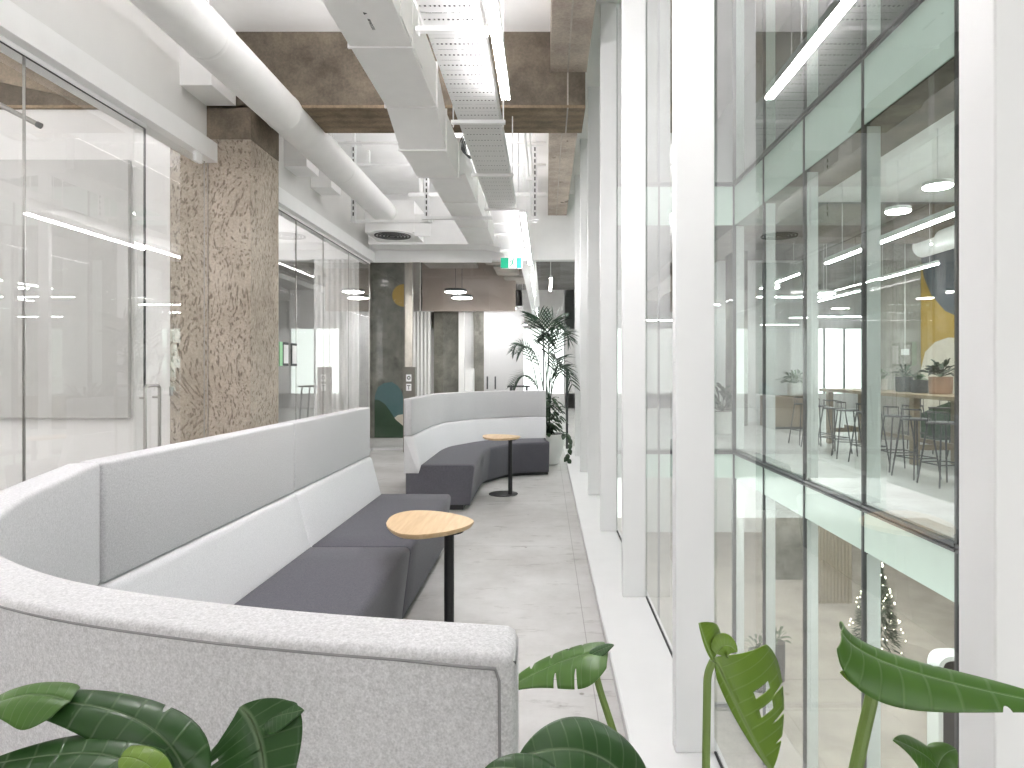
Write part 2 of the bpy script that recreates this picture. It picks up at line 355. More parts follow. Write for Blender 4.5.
# ------------------------------------------------------------------ setting: slabs and walls
YW = 11.4                                   # front of the white end bulkhead
XF = 3.4                                    # facade across the void
def lshape(z0, z1, y0=-5.0, y1=27.0):
    b = MB()
    b.prism([(-9, y0), (.60, y0), (.60, 11.72), (XF+.02, 11.72), (XF+.02, y0), (14, y0), (14, y1), (-9, y1)], z0, z1); return b
struct(lshape(-.30, 0).build('floor', M['floor'], smooth=0))
struct(lshape(4.5, 4.70).build('ceiling', M['ceil'], smooth=0))
struct(lshape(-5.0, -4.7).build('floor_lower', M['carpet'], smooth=0))
struct(bx(XF+.02, 14, -5, 27, 9.0, 9.2).build('ceiling_upper', M['dkceil'], smooth=0))
struct(bx(XF+.02, 14, -5, 27, 4.70, 4.72).build('floor_upper', M['carpet'], smooth=0))
struct(bx(.60, XF, -5, 11.7, -5.0, -4.72).build('floor_void', M['pierside'], smooth=0))
# plinth under the windows
p = MB(); p.prism([(.305, 0), (.305, .045), (.312, .05), (.62, .05), (.62, 0)], -5, 11.7, 'y'); struct(p.build('baseboard_right', M['sill'], smooth=0))
struct(bx(.60, .64, -5, 11.7, -.6, -.0).build('trim_1', M['alu'], smooth=0))
# beams
b = sthing('cross_beam')
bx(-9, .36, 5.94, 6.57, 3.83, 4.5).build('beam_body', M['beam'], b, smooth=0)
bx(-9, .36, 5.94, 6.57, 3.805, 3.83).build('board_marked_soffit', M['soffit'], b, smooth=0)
struct(bx(.04, .37, -5, 5.94, 4.13, 4.5).build('edge_beam', M['edgebeam'], smooth=0))
struct(bx(.034, .36, 6.57, YW, 4.13, 4.5).build('edge_beam', M['edgebeam'], smooth=0))
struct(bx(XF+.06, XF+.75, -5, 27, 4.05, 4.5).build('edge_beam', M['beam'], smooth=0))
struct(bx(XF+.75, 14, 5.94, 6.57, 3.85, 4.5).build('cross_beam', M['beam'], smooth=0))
struct(bx(XF+.75, 14, 11.9, 12.5, 3.85, 4.45).build('cross_beam', M['beam'], smooth=0))
struct(bx(.192, .206, -5, 5.94, 4.126, 4.131).build('joint_line', M['pierside'], smooth=0))
jl = MB(); jl.box(.192, .206, 5.936, 5.945, 3.83, 4.13); jl.box(.192, .206, 5.94, 6.57, 3.801, 3.806); struct(jl.build('joint_line', M['pierside'], smooth=0))
struct(bx(.175, .187, 6.57, YW, 4.126, 4.131).build('joint_line', M['pierside'], smooth=0))
# column
c = sthing('concrete_column', (-3.07, 6.25, 0))
bx(-3.44, -2.70, 5.94, 6.57, 0, 3.52).build('hacked_shaft', M['column'], c, smooth=0, bevel=.008)
bx(-3.44, -2.70, 5.94, 6.57, 3.52, 3.83).build('smooth_head', M['columntop'], c, smooth=0)
bx(-3.095, -3.085, 5.93, 5.945, 0, 3.5).build('groove_strip', M['pierside'], c, smooth=0)
# left side: plaster walls over the glazing
struct(bx(-3.22, -3.10, -5, 5.94, 3.47, 4.5).build('wall_left', M['wall'], smooth=0))
struct(bx(-3.22, -3.10, 6.57, YW, 3.47, 4.5).build('wall_left', M['wall'], smooth=0))
t = MB(); t.box(-3.2, -3.0, -5, 5.94, 3.30, 3.476); t.box(-3.2, -3.08, -5, 5.02, 3.27, 3.30); struct(t.build('trim_2', M['white'], smooth=0, bevel=.004))
t = MB(); t.box(-3.2, -3.0, 6.57, YW, 3.30, 3.476); t.box(-3.2, -3.08, 6.57, YW, 3.27, 3.30); struct(t.build('trim_3', M['white'], smooth=0, bevel=.004))
for i, (y0, y1) in enumerate(((5.5, 5.935), (7.68, 8.1), (8.56, 8.97), (2.4, 2.8))):
    if i < 3: struct(bx(-3.105, -2.83, y0, y1, 3.82, 4.5).build('beam_boxing', M['white'], smooth=0, bevel=.004))
# room behind the first glass: end wall with board
struct(bx(-9, -3.44, 5.98, 6.12, 0, 4.5).build('wall_room', M['roomwall'], smooth=0))
struct(bx(-9, -8.85, -5, 27, 0, 4.5).build('wall_outer_left', M['roomwall'], smooth=0))
struct(bx(-3.14, -3.06, -5, 11.4, 0, .04).build('baseboard_left', M['alu'], smooth=0))
tag(bx(-5.6, -3.81, 5.93, 5.975, .97, 3.33).build('pinboard', M['board'], smooth=0, bevel=.004), 'large pale grey pinboard on the wall inside the glazed meeting room', 'board')
bw = [at(x, y, 5.97) for x, y in ((-400, -8), (0, 83), (60, 96), (112, 108), (160, 119), (180, 123), (180, -60), (-400, -60))]
struct(MB().prism([(p.x, p.z) for p in bw], 5.93, 5.98, 'y').build('room_beam', M['columntop'], smooth=0))
p0 = at(-60, 74, 4.6); p1 = at(37, 124, 4.75)
tl = thing('tube_lamp', p1, 'slim grey tube lamp hanging in the glazed meeting room', 'lamp')
MB().cyl(p0, p1, .018, n=12).build('tube', M['steel'], tl); MB().cyl(p1-(p0-p1).normalized()*.0, p1+(p1-p0).normalized()*.03, .022, n=12).build('end_cap', M['greyframe'], tl)
MB().cyl(p0+V((.1, 0, .018)), V((p0.x+.1, p0.y, 4.5)), .003, n=6).build('hanger', M['steel'], tl)
# end bulkhead and the walls beyond
struct(bx(-8.85, .60, YW, YW+.2, 3.35, 4.5).build('wall_end', M['white'], smooth=0))
struct(bx(-3.2, -.95, YW-.03, YW, 3.30, 3.37).build('trim_4', M['white'], smooth=0))
pr = sthing('concrete_pier', (-3.8, 14, 0))
bx(-4.7, -2.97, 13.6, 14.4, 0, 4.5).build('pier_face', M['pier'], pr, smooth=0)
bx(-2.97, -2.945, 13.6, 14.4, 0, 4.5).build('pier_side', M['pierside'], pr, smooth=0)
struct(bx(-3.05, -.75, 16.0, 16.15, 2.88, 4.5).build('wall_back_header', M['pink'], smooth=0))
for x0, x1, nm in ((-2.80, -2.22, 'pierside'), ):
    pass
struct(bx(-2.82, -2.2, 16.35, 16.95, 0, 2.9).build('back_column', M['pier'], smooth=0))
struct(bx(-2.18, -2.05, 16.2, 16.4, 0, 2.9).build('trim_5', M['white'], smooth=0))
struct(bx(-2.0, -1.72, 18.0, 18.6, 0, 4.5).build('back_column', M['pier'], smooth=0))
struct(bx(-2.6, -2.0, 18.2, 18.4, 0, 4.5).build('wall_back_far', M['white'], smooth=0))
dr = sthing('wall_back', (-1.2, 18, 0)); bx(-1.72, -.62, 18.0, 18.15, 0, 3.2).build('door_leaf', M['sill'], dr, smooth=0)
for xx in (-1.62, -1.40): bx(xx-.02, xx+.02, 17.93, 17.97, .9, 1.25).build('pull_handle', M['darkframe'], dr, smooth=0)
tag(bx(-2.12, -1.86, 16.5, 16.9, 0, 1.47).build('low_partition', M['white'], smooth=0), 'low white partition block in front of the far concrete column', 'partition')
struct(bx(-9, -3.3, 17, 17.15, 0, 4.5).build('wall_back_left', M['roomwall'], smooth=0))
# far window wall, daylight outside
for i, (x0, x1) in enumerate(((-9, -.9), (.7, 1.6), (3.5, 5.2), (12.8, 14))):
    struct(bx(x0, x1, 24.5, 24.7, 0, 4.5).build('wall_far_%d' % (i+1), M['roomwall'], smooth=0))
struct(bx(-9, 14, 24.5, 24.7, 3.0, 4.5).build('wall_far_head', M['roomwall'], smooth=0))
struct(bx(-9, 14, 24.5, 24.7, 0, .55).build('wall_far_sill', M['roomwall'], smooth=0))
for i, (x0, x1) in enumerate(((-.9, .7), (1.6, 3.5), (5.2, 12.8))):
    w = sthing('window_far_%d' % (i+1), ((x0+x1)/2, 24.6, .55)); bx(x0, x1, 24.59, 24.61, .55, 3.0).build('pane', M['glassF'], w, smooth=0)
    fr = MB(); k = max(2, round((x1-x0)/.8))
    for j in range(k+1):
        xx = x0+(x1-x0)*j/k; fr.box(xx-.03, xx+.03, 24.55, 24.65, .55, 3.0)
    fr.build('window_frame', M['greyframe'], w, smooth=0)
# right wing interior walls
struct(bx(13.8, 14, -5, 27, -4.7, 9).build('wall_outer_right', M['roomwall'], smooth=0))
mw = sthing('wall_mural', (8, 13.3, 0))
bx(7.62, 10.5, 13.2, 13.4, 0, 4.5).build('wall_panel', M['slate'], mw, smooth=0)
bx(6.55, 7.62, 13.2, 13.4, 0, 4.5).build('concrete_face', M['pier2'], mw, smooth=0)
struct(bx(4.7, 7.2, 18.0, 18.2, 0, 4.5).build('wall_wing', M['white'], smooth=0))
struct(bx(4.75, 5.15, 16.6, 17.2, 0, 4.5).build('wing_column', M['pier'], smooth=0))
struct(bx(3.44, 14, 24.6, 24.8, -4.7, 0).build('wall_lower', M['roomwall'], smooth=0))
struct(bx(5.2, 5.35, -4, 26.8, 4.72, 9).build('upper_dark_backdrop', M['vent'], smooth=0))  # dark partition added so that reflections show in the upper glass
struct(bx(XF+.02, 14, 26.8, 27, 4.7, 9).build('wall_upper', M['roomwall'], smooth=0))
struct(bx(6.6, 7.6, 19.0, 19.9, -4.7, -.3).build('lower_column', M['pier'], smooth=0))
struct(bx(5.9, 6.9, -3, 12.6, -1.6, -.3).build('lower_beam', M['pier'], smooth=0))

struct(bx(-9, .60, -4.2, -4.05, 0, 4.5).build('wall_behind', M['roomwall'], smooth=0))
struct(bx(XF+.05, 14, -4.2, -4.05, -4.7, 9).build('wall_behind_wing', M['roomwall'], smooth=0))
# ------------------------------------------------------------------ near facade (right): bays with white fins
fy = [-2.54, -.94, .663, 2.297, 3.88, 5.48, 7.08, 8.68, 10.28]
for i in range(len(fy)):
    y0 = fy[i]; y1 = fy[i+1] if i+1 < len(fy) else 11.66
    w = sthing('window_%d' % (i+1), (.6, y0, .05))
    bx(.458, .596, y0, y0+.06, .05, 4.5).build('window_fin', M['alu'], w, smooth=0, bevel=.003)
    bx(.600, .612, y0+.065, y1+.055, -.02, 4.72).build('pane', M['glass'], w, smooth=0)
    g = MB(); g.box(.592, .606, y0+.06, y0+.066, .05, 4.5); g.box(.594, .602, y0+.066, y1, .05, .056); g.build('gasket', M['gasket'], w, smooth=0)
# ------------------------------------------------------------------ far facade (across the void)
ZT = [-4.6, -.057, 4.75]
def bay(nm, rail, a0, a1, fin_at=None):
    # rail(u, w, z) boxes: u along the facade, w outward (towards us)
    w = sthing(nm)
    rail(MB(), a0, a1, 0, .012, -7.5, ZT[0]).build('lower_pane', M['glassF'], w, smooth=0)
    rail(MB(), a0, a1, 0, .012, ZT[0]+.04, -.52).build('storey_pane', M['glassF'], w, smooth=0)
    rail(MB(), a0, a1, 0, .012, -.52, -.08).build('spandrel_panel', M['spandrel'], w, smooth=0)
    rail(MB(), a0, a1, 0, .012, -.03, 4.02).build('storey_pane', M['glassF'], w, smooth=0)
    rail(MB(), a0, a1, 0, .012, 4.02, 4.73).build('spandrel_panel', M['spandrel'], w, smooth=0)
    rail(MB(), a0, a1, 0, .012, 4.79, 9.2).build('upper_pane', M['glassF'], w, smooth=0)
    rail(MB(), a1-.014, a1+.014, -.05, .03, -7.5, 9.2).build('mullion', M['darkframe'], w, smooth=0)
    for z in ZT:
        q = rail(MB(), a0, a1-.02, -.02, .045, z-.035, z-.010); rail(q, a0, a1-.02, -.02, .045, z+.010, z+.035); rail(q, a0, a1-.02, -.02, .03, z-.008, z+.008); q.build('transom', M['darkframe'], w, smooth=0)
        rail(MB(), a0, a1-.02, .030, .034, z-.007, z+.007).build('shadow_gap', M['gasket'], w, smooth=0)
    return w
def railX(m, a0, a1, w0, w1, z0, z1): return m.box(XF-w1, XF-w0, a0, a1, z0, z1)
def railY(m, a0, a1, w0, w1, z0, z1): return m.box(a0, a1, 11.7-w1, 11.7-w0, z0, z1)
far = [11.69-1.585*k for k in range(9)]
n = 10
for k in range(8):
    w = bay('window_%d' % n, railX, far[k+1], far[k]); n += 1
    f = MB()
    for z0, z1 in ((-4.6, -.55), (0, 4.0), (4.75, 9.0)): f.box(XF+.015, XF+.155, far[k]-.03, far[k]+.03, z0, z1)
    f.build('window_fin', M['alu'], w, smooth=0)
for a0, a1 in ((.66, 2.03), (2.03, XF-.03)):
    bay('window_%d' % n, railY, a0, a1); n += 1

# our own upper storey facing the void
struct(bx(.60, .66, -5, 11.7, 4.72, 5.15).build('wall_upper_near', M['spandrel'], smooth=0))
struct(bx(-9, XF, 13.2, 13.4, 4.72, 9.2).build('wall_upper_end', M['pier2'], smooth=0)); struct(bx(-9, XF, 11.74, 13.4, 9.0, 9.2).build('ceiling_upper_end', M['dkceil'], smooth=0)); struct(bx(-9, XF, 13.4, 26.8, 4.72, 4.9).build('floor_upper_end', M['dkceil'], smooth=0))
uw = sthing('window_30', (.6, 3, 5.15)); bx(.60, .612, -5, 11.7, 5.15, 9.2).build('pane', M['glassF'], uw, smooth=0)
for k in range(10): bx(.62, .68, -4.1+1.6*k, -4.04+1.6*k, 5.15, 9.2).build('window_fin', M['alu'], uw, smooth=0)
struct(bx(-9, .6, -5, 11.7, 9.2, 9.4).build('ceiling_upper_near', M['dkceil'], smooth=0))
struct(bx(-4.2, -4, -5, 27, 4.7, 9.2).build('wall_upper_left', M['roomwall'], smooth=0))
# ------------------------------------------------------------------ left glazing
for i, (y0, y1) in enumerate(((-3.1, -1.94), (-1.94, -.78), (-.78, .38), (.38, 1.54), (1.54, 2.70), (2.70, 3.86), (3.86, 5.02), (6.58, 8.06), (8.06, 9.04), (9.04, 10.2), (10.2, 11.38))):
    w = sthing('glass_partition', (-3.1, y0, 0))
    bx(-3.106, -3.094, y0+.004, y1-.004, .03, 3.28).build('pane', M['glassL'], w, smooth=0)
    bx(-3.107, -3.093, y1-.004, y1+.004, .03, 3.28).build('edge_joint', M['steel'] if i != 6 else M['gasket'], w, smooth=0)
bx(-3.12, -3.085, 6.57, 6.60, .03, 3.28).build('edge_joint', M['gasket'], struct(bpy.data.objects['glass_partition.007']), smooth=0)
for nm in range(2):
    y0, y1 = ((3.86, 5.02), (6.6, 11.38))[nm]
    struct(bx(-3.104, -3.09, -3 if nm == 0 else y0, y1, 3.268, 3.282).build('glazing_line', M['gasket'], smooth=0))
d = sthing('door_1', (-3.03, 5.4, 0))
bx(-3.035, -3.023, 4.78, 5.76, .02, 3.26).build('pane', M['glassL'], d, smooth=0)
bx(-3.034, -3.024, 5.76, 5.764, .02, 3.26).build('edge_joint', M['steel'], d, smooth=0)
bx(-3.045, -3.012, 5.60, 5.70, 3.215, 3.305).build('track_clamp', M['alu'], d, smooth=0, bevel=.004)
hp = [V((-3.03, 5.16, .75)), V((-2.96, 5.16, .75)), V((-2.96, 5.16, 1.28)), V((-3.03, 5.16, 1.28))]
hp = [V((-2.985, 4.84, .62)), V((-2.985, 4.84, 1.27)), V((-2.985, 4.86, 1.29)), V((-2.985, 5.0, 1.29)), V((-2.985, 5.02, 1.27)), V((-2.985, 5.02, .62))]
q = MB(); q.tube(hp, .012, 10); q.cyl((-3.03, 4.85, .75), (-2.985, 4.85, .75), .009, n=8); q.cyl((-3.03, 5.01, .75), (-2.985, 5.01, .75), .009, n=8); q.cyl((-3.03, 4.85, 1.2), (-2.985, 4.85, 1.2), .009, n=8); q.cyl((-3.03, 5.01, 1.2), (-2.985, 5.01, 1.2), .009, n=8)
q.build('door_handle', M['steel'], d)
bx(-3.05, -3.035, 5.26, 5.29, 1.2, 1.27).build('lock_plate', M['steel'], d, smooth=0)
# end glass partition below the bulkhead
for i, (x0, x1) in enumerate(((-8.85, -6.9), (-6.9, -5.0), (-5.0, -3.12), (-3.08, -2.36), (-1.0, -.2), (-.2, .58))):
    w = sthing('glass_partition', (x0, YW+.1, 0))
    bx(x0+.003, x1-.003, YW+.094, YW+.106, .04, 3.35).build('pane', M['glass'], w, smooth=0)
    bx(x1-.004, x1+.004, YW+.093, YW+.107, .04, 3.35).build('edge_joint', M['steel'], w, smooth=0)
    bx(x0, x1, YW+.06, YW+.14, 0, .04).build('floor_track', M['alu'], w, smooth=0)
d2 = sthing('door_2', (-1.6, YW+.1, 0)); bx(-2.30, -1.0, YW+.094, YW+.106, .02, 3.35).build('pane', M['glass'], d2, smooth=0)
bx(-.985+.98, .03, YW+.02, YW+.06, 0, 0.001)
tp = thing('door_post', (.36, YW-.1, 0), 'dark slim upright post by the windows behind the palm', 'post')
bx(.345, .385, YW-.12, YW-.06, 0, 1.45).build('upright', M['darkframe'], tp, smooth=0, bevel=.004); bx(.32, .41, YW-.14, YW-.04, 0, .015).build('foot_plate', M['darkframe'], tp, smooth=0)
# access pedestal with two small plates
ap = thing('access_pedestal', (-2.42, YW-.14, 0), 'grey metal access post with two white icon plates by the mural', 'access post')
bx(-2.46, -2.25, YW-.22, YW-.06, 0, 1.47).build('post', M['postm'], ap, smooth=0, bevel=.006)
for k, z in enumerate((1.22, 1.06)):
    pl = bx(-2.405, -2.315, YW-.226, YW-.219, z, z+.12).build('icon_plate', M['white'], ap, smooth=0, bevel=.003)
    mk = MB()
    if k == 0: mk.cyl((-2.36, YW-.2285, z+.062), (-2.36, YW-.226, z+.062), .032, n=20); mk.build('round_mark', M['darkframe'], pl); bx(-2.375, -2.345, YW-.2305, YW-.2285, z+.05, z+.074).build('mark_centre', M['white'], pl, smooth=0)
    else: mk.box(-2.39, -2.33, YW-.2285, YW-.226, z+.082, z+.095); mk.box(-2.365, -2.355, YW-.2285, YW-.226, z+.02, z+.082); mk.build('arrow_mark', M['darkframe'], pl, smooth=0)
# two plates on the second glass room
for k, (y0, c) in enumerate(((7.62, 'white framed plate with green edge on the second glass wall, nearer the column'), (7.88, 'white framed plate on the second glass wall, farther from the column'))):
    pl = thing('glass_plate', (-3.09, y0, 1.45), c, 'sign')
    bx(-3.093, -3.083, y0, y0+.17, 1.46, 1.74).build('frame', M['stoolm'], pl, smooth=0, bevel=.003); bx(-3.084, -3.079, y0+.02, y0+.15, 1.49, 1.71).build('card', M['white'], pl, smooth=0)
    if k == 0: bx(-3.0935, -3.0825, y0-.09, y0-.01, 1.46, 1.74).build('green_tab', simple('pale_green', (.35, .7, .4), .5), pl, smooth=0)
# murals
def circ(cx, cz, r, n=40, a0=0, a1=360): return [(cx+r*math.cos(math.radians(a0+(a1-a0)*i/n)), cz+r*math.sin(math.radians(a0+(a1-a0)*i/n))) for i in range(n+(1 if a1-a0 < 360 else 0))]
mu = thing('mural', (-3.3, 13.59, 0), 'painted mural of teal arch, green hill and yellow disc on the concrete pier', 'mural')
MB().prism([(max(-9, min(x, -2.972)), z) for x, z in circ(-2.98, 2.98, .235)], 13.590, 13.598, 'y').build('yellow_disc', M['yellow'], mu, smooth=0)
te = [at(x, y, 13.59) for x, y in ((374.5, 408), (375, 395), (378, 387), (384, 383), (392, 382), (398, 386), (402, 392), (404, 402), (404.5, 420), (400, 425), (388, 425), (374.5, 425))]
MB().prism([(p.x, p.z) for p in te], 13.588, 13.597, 'y').build('teal_arch', M['teal'], mu, smooth=0)
cr_ = [at(x, y, 13.59) for x, y in ((404.5, 414), (398, 415), (394, 418), (404.5, 427))]
MB().prism([(p.x, p.z) for p in cr_], 13.586, 13.596, 'y').build('cream_leaf', M['cream'], mu, smooth=0)
hi = [at(x, y, 13.59) for x, y in ((374.5, 399.5), (379, 400), (385, 404), (390, 411), (396, 420), (404.5, 427), (404.5, 437.5), (374.5, 437.5))]
MB().prism([(p.x, p.z) for p in hi], 13.584, 13.595, 'y').build('green_hill', M['dgreen'], mu, smooth=0)
m2 = thing('mural', (8.3, 13.19, 0), 'large wall mural of yellow, slate, cream and green shapes behind the bar table', 'mural')
def pxpoly(pts, Y): return [(at(x, y, Y).x, at(x, y, Y).z) for x, y in pts]
MB().prism(pxpoly([(921, 262), (921, 372), (990, 372), (990, 322), (965, 320), (945, 311), (931, 295), (924, 278)], 13.19), 13.186, 13.197, 'y').build('yellow_field', M['yellow'], m2, smooth=0)
MB().prism(pxpoly([(921, 368), (925, 352), (935, 342), (948, 337.5), (965, 338), (985, 350), (990, 420), (921, 420)], 13.19), 13.182, 13.194, 'y').build('cream_disc', M['cream'], m2, smooth=0)
MB().prism(pxpoly([(921, 413), (935, 407), (960, 398), (990, 392), (990, 447), (921, 447)], 13.19), 13.178, 13.191, 'y').build('green_hill', M['dgreen'], m2, smooth=0)

# ------------------------------------------------------------------ sofas
def inset(poly, d):
    n = len(poly); out = []
    ar = sum(poly[i][0]*poly[(i+1) % n][1]-poly[(i+1) % n][0]*poly[i][1] for i in range(n)); sg = 1 if ar > 0 else -1
    for i in range(n):
        p0, p1, p2 = V(poly[i-1]), V(poly[i]), V(poly[(i+1) % n])
        e1 = (p1-p0).normalized(); e2 = (p2-p1).normalized()
        n1 = V((-e1.y, e1.x))*sg; n2 = V((-e2.y, e2.x))*sg
        b_ = (n1+n2); b_ = b_.normalized() if b_.length > 1e-5 else n1
        out.append(p1+b_*(d/max(.35, b_.dot(n1))))
    return out
def rnd(poly, rs, seg=4):
    out = []; n = len(poly)
    for i in range(n):
        r = rs[i] if isinstance(rs, (list, tuple)) else rs
        p0, p1, p2 = V(poly[i-1]), V(poly[i]), V(poly[(i+1) % n])
        if r <= 0: out.append(p1); continue
        a = p1+(p0-p1).normalized()*r; c_ = p1+(p2-p1).normalized()*r
        for k in range(seg+1):
            t = k/seg; out.append(a*(1-t)**2+p1*2*t*(1-t)+c_*t*t)
    return out
P_PANEL = rnd([(0, .745), (.085, .745), (.085, 1.12), (0, 1.12)], [.008, .012, .013, .010])
P_CUSH = rnd([(0, .365), (.15, .365), (.172, .44), (.165, .47), (.095, .742), (0, .742)], [.008, .008, 0, .01, .03, .012])
P_SEAT = rnd([(.02, .045), (.665, .045), (.715, .45), (.175, .45), (.15, .37), (.02, .37)], [.006, .012, .04, .0, .0, .006])
P_BASE = [(.06, 0), (.60, 0), (.60, .05), (.06, .05)]
def sweep_path(prof, path, shrink=.012):
    # path: list of (point, front normal) for the panel's front face, which is at s = .085
    k = len(path); rings = []
    d = [path[0][0]]
    def ring(pn, pr): return [pn[0]+pn[1]*(q[0]-.085)+V((0, 0, q[1])) for q in pr]
    if shrink:
        e = (path[1][0]-path[0][0]).normalized(); g = (path[-1][0]-path[-2][0]).normalized()
        pi = inset(prof, shrink); pj = inset(prof, shrink*.3)
        rings.append(ring(path[0], pi)); rings.append(ring((path[0][0]+e*shrink*.35, path[0][1]), pj)); rings.append(ring((path[0][0]+e*shrink, path[0][1]), prof))
        for p in path[1:-1]: rings.append(ring(p, prof))
        rings.append(ring((path[-1][0]-g*shrink, path[-1][1]), prof)); rings.append(ring((path[-1][0]-g*shrink*.35, path[-1][1]), pj)); rings.append(ring(path[-1], pi))
    else:
        for p in path: rings.append(ring(p, prof))
    return MB().sweep(rings)
def mkpath(pts, side, fixn=None):
    out = []
    for i, p in enumerate(pts):
        t = (pts[min(i+1, len(pts)-1)]-pts[max(0, i-1)]).normalized()
        nrm = V((-t.y, t.x, 0))*side
        out.append((p, nrm))
    out[-1] = (out[-1][0], V((0, 1 if out[-1][1].y > 0 else -1, 0)))
    if fixn: out[0] = (out[0][0], V(fixn))
    return out
arc_pts = [(-1.37, 2.0), (-1.20, 1.545), (-1.06, 1.262), (-.955, 1.118), (-.845, 1.008), (-.70, .912), (-.557, .845), (-.40, .795), (-.24, .757), (-.03, .722)]
arc = catmull([V((x, y, 0)) for x, y in arc_pts], 4)
sofa = thing('bench_sofa', (-1.2, 2.6, 0), 'long curved grey high-back bench sofa beside the first glass room, nearest the monstera plants', 'sofa')
straight = lambda y0, y1: [(V((-1.36, y0+(y1-y0)*i/6, 0)), V((1, 0, 0))) for i in range(7)]
def sofa_module(path, root):
    sweep_path(P_PANEL, path, .012).build('backrest_panel', M['fabM'], root, smooth=50)
    sweep_path(P_CUSH, path, .012).build('back_cushion', M['fabL'], root, smooth=50)
    sweep_path(P_SEAT, path, .010).build('seat', M['fabD'], root, smooth=50)
    pt = [path[0]]+path[1:-1]+[path[-1]]
    sweep_path(P_BASE, [(path[0][0]*.97+path[1][0]*.03, path[0][1])]+path[1:-1]+[(path[-1][0]*.97+path[-2][0]*.03, path[-1][1])], 0).build('plinth', M['black'], root, smooth=0)
sofa_module(straight(5.03, 3.522), sofa)
sofa_module(straight(3.518, 2.002), sofa)
sofa_module(mkpath(arc, 1, None), sofa)
pz = mkpath(arc, 1); e_, n_ = pz[-1]
sm = [p+n*(-.0845)+V((0, 0, 1.109)) for p, n in pz[1:-2]]+[e_+n_*(-.083)+V((-.045, 0, 1.109)), e_+n_*(-.083)+V((-.02, 0, 1.107)), e_+n_*(-.083)+V((-.016, 0, 1.095)), e_+n_*(-.083)+V((-.015, 0, .95)), e_+n_*(-.083)+V((-.015, 0, .76))]
MB().tube(sm, .0017, 6).build('piping', M['piping'], sofa)
sofa2 = thing('bench_sofa', (-1.2, 7.6, 0), 'curved grey high-back bench sofa farther down the corridor near the palm', 'sofa')
arc2 = catmull([V((x, y, 0)) for x, y in [(-1.35, 6.55), (-1.35, 7.0), (-1.35, 7.45), (-1.345, 7.85), (-1.29, 8.22)]+[(x+.03, 10.03-y) for x, y in arc_pts[1:]]], 4)
sofa_module(mkpath(arc2, -1, (1, 0, 0)), sofa2)

# ------------------------------------------------------------------ side tables
top_px = [(386.2, 522.7), (387.7, 526.8), (393.6, 530.9), (402.3, 533.8), (417, 534.7), (431.6, 533.5), (449.2, 530.9), (463.9, 527), (471.2, 523.8), (473.8, 520.9), (469.7, 518), (458, 514.5), (443.4, 511.8), (425.8, 510.4), (411.1, 510.6), (398, 513), (390, 517.1)]
ZT_ = .655
tp_ = [onz(x, y, ZT_) for x, y in top_px]
tp_ = catmull(tp_+[tp_[0]], 4)[:-1]
tb = thing('side_table', (-.55, 3.2, 0), 'oak pebble-top side table on a black pole in front of the near sofa', 'table', None)
pl = [(p.x, p.y) for p in tp_]; pin = [(q.x, q.y) for q in inset(pl, .012)]
m_ = MB(); m_.sweep([[V((x, y, ZT_-.024)) for x, y in pin], [V((x, y, ZT_-.008)) for x, y in pl], [V((x, y, ZT_)) for x, y in pl]])
m_.build('table_top', M['oak'], tb, smooth=40)
MB().cyl((-.468, 3.14, .008), (-.468, 3.14, ZT_-.024), .024, n=24).build('pole', M['black'], tb)
MB().lathe((-.55, 3.19, 0), [(.163, 0), (.165, .003), (.165, .008), (.160, .011)], 48).build('base_plate', M['black'], tb)
MB().lathe((-.468, 3.14, ZT_-.032), [(.07, 0), (.07, .008)], 24).build('mounting_plate', M['black'], tb)
dup(tb, (-.485, 7.40, 0), 'small oak side table on a black pole in front of the farther curved sofa')

# ------------------------------------------------------------------ ceiling services
rd = thing('round_duct', (-2.39, 4, 3.75), 'big round white duct running along the ceiling above the long sofa', 'duct')
MB().cyl((-2.39, -2, 3.75), (-2.39, 9.615, 3.75), .17, n=48).build('duct_tube', M['duct'], rd)
for y in (.9, 2.35, 3.72, 4.55, 5.9, 7.55): MB().lathe((0, 0, 0), [(.1705, -.02), (.1735, -.012), (.1735, .012), (.1705, .02)], 48).build('joint_band', M['duct'], rd); o = bpy.data.objects
for ch in rd.children:
    if ch.name.startswith('joint_band'):
        pass
jb = [c for c in rd.children if c.name.startswith('joint_band')]
for c_, y in zip(jb, (.9, 2.35, 3.72, 4.55, 5.9, 7.55)):
    c_.data.transform(Matrix.Translation(ORG[rd.name])); c_.data.transform(Matrix.Rotation(math.pi/2, 4, 'X')); c_.data.transform(Matrix.Translation(V((-2.39, y, 3.75))-ORG[rd.name]))
MB().cyl((-2.39, 4.6, 3.92), (-2.39, 4.6, 4.5), .005, n=8).build('hanger_rod', M['white'], rd)
MB().cyl((-2.39, 2.0, 3.92), (-2.39, 2.0, 4.5), .005, n=8).build('hanger_rod', M['white'], rd)
MB().cyl((-2.39, 7.3, 3.92), (-2.39, 7.3, 4.5), .005, n=8).build('hanger_rod', M['white'], rd)
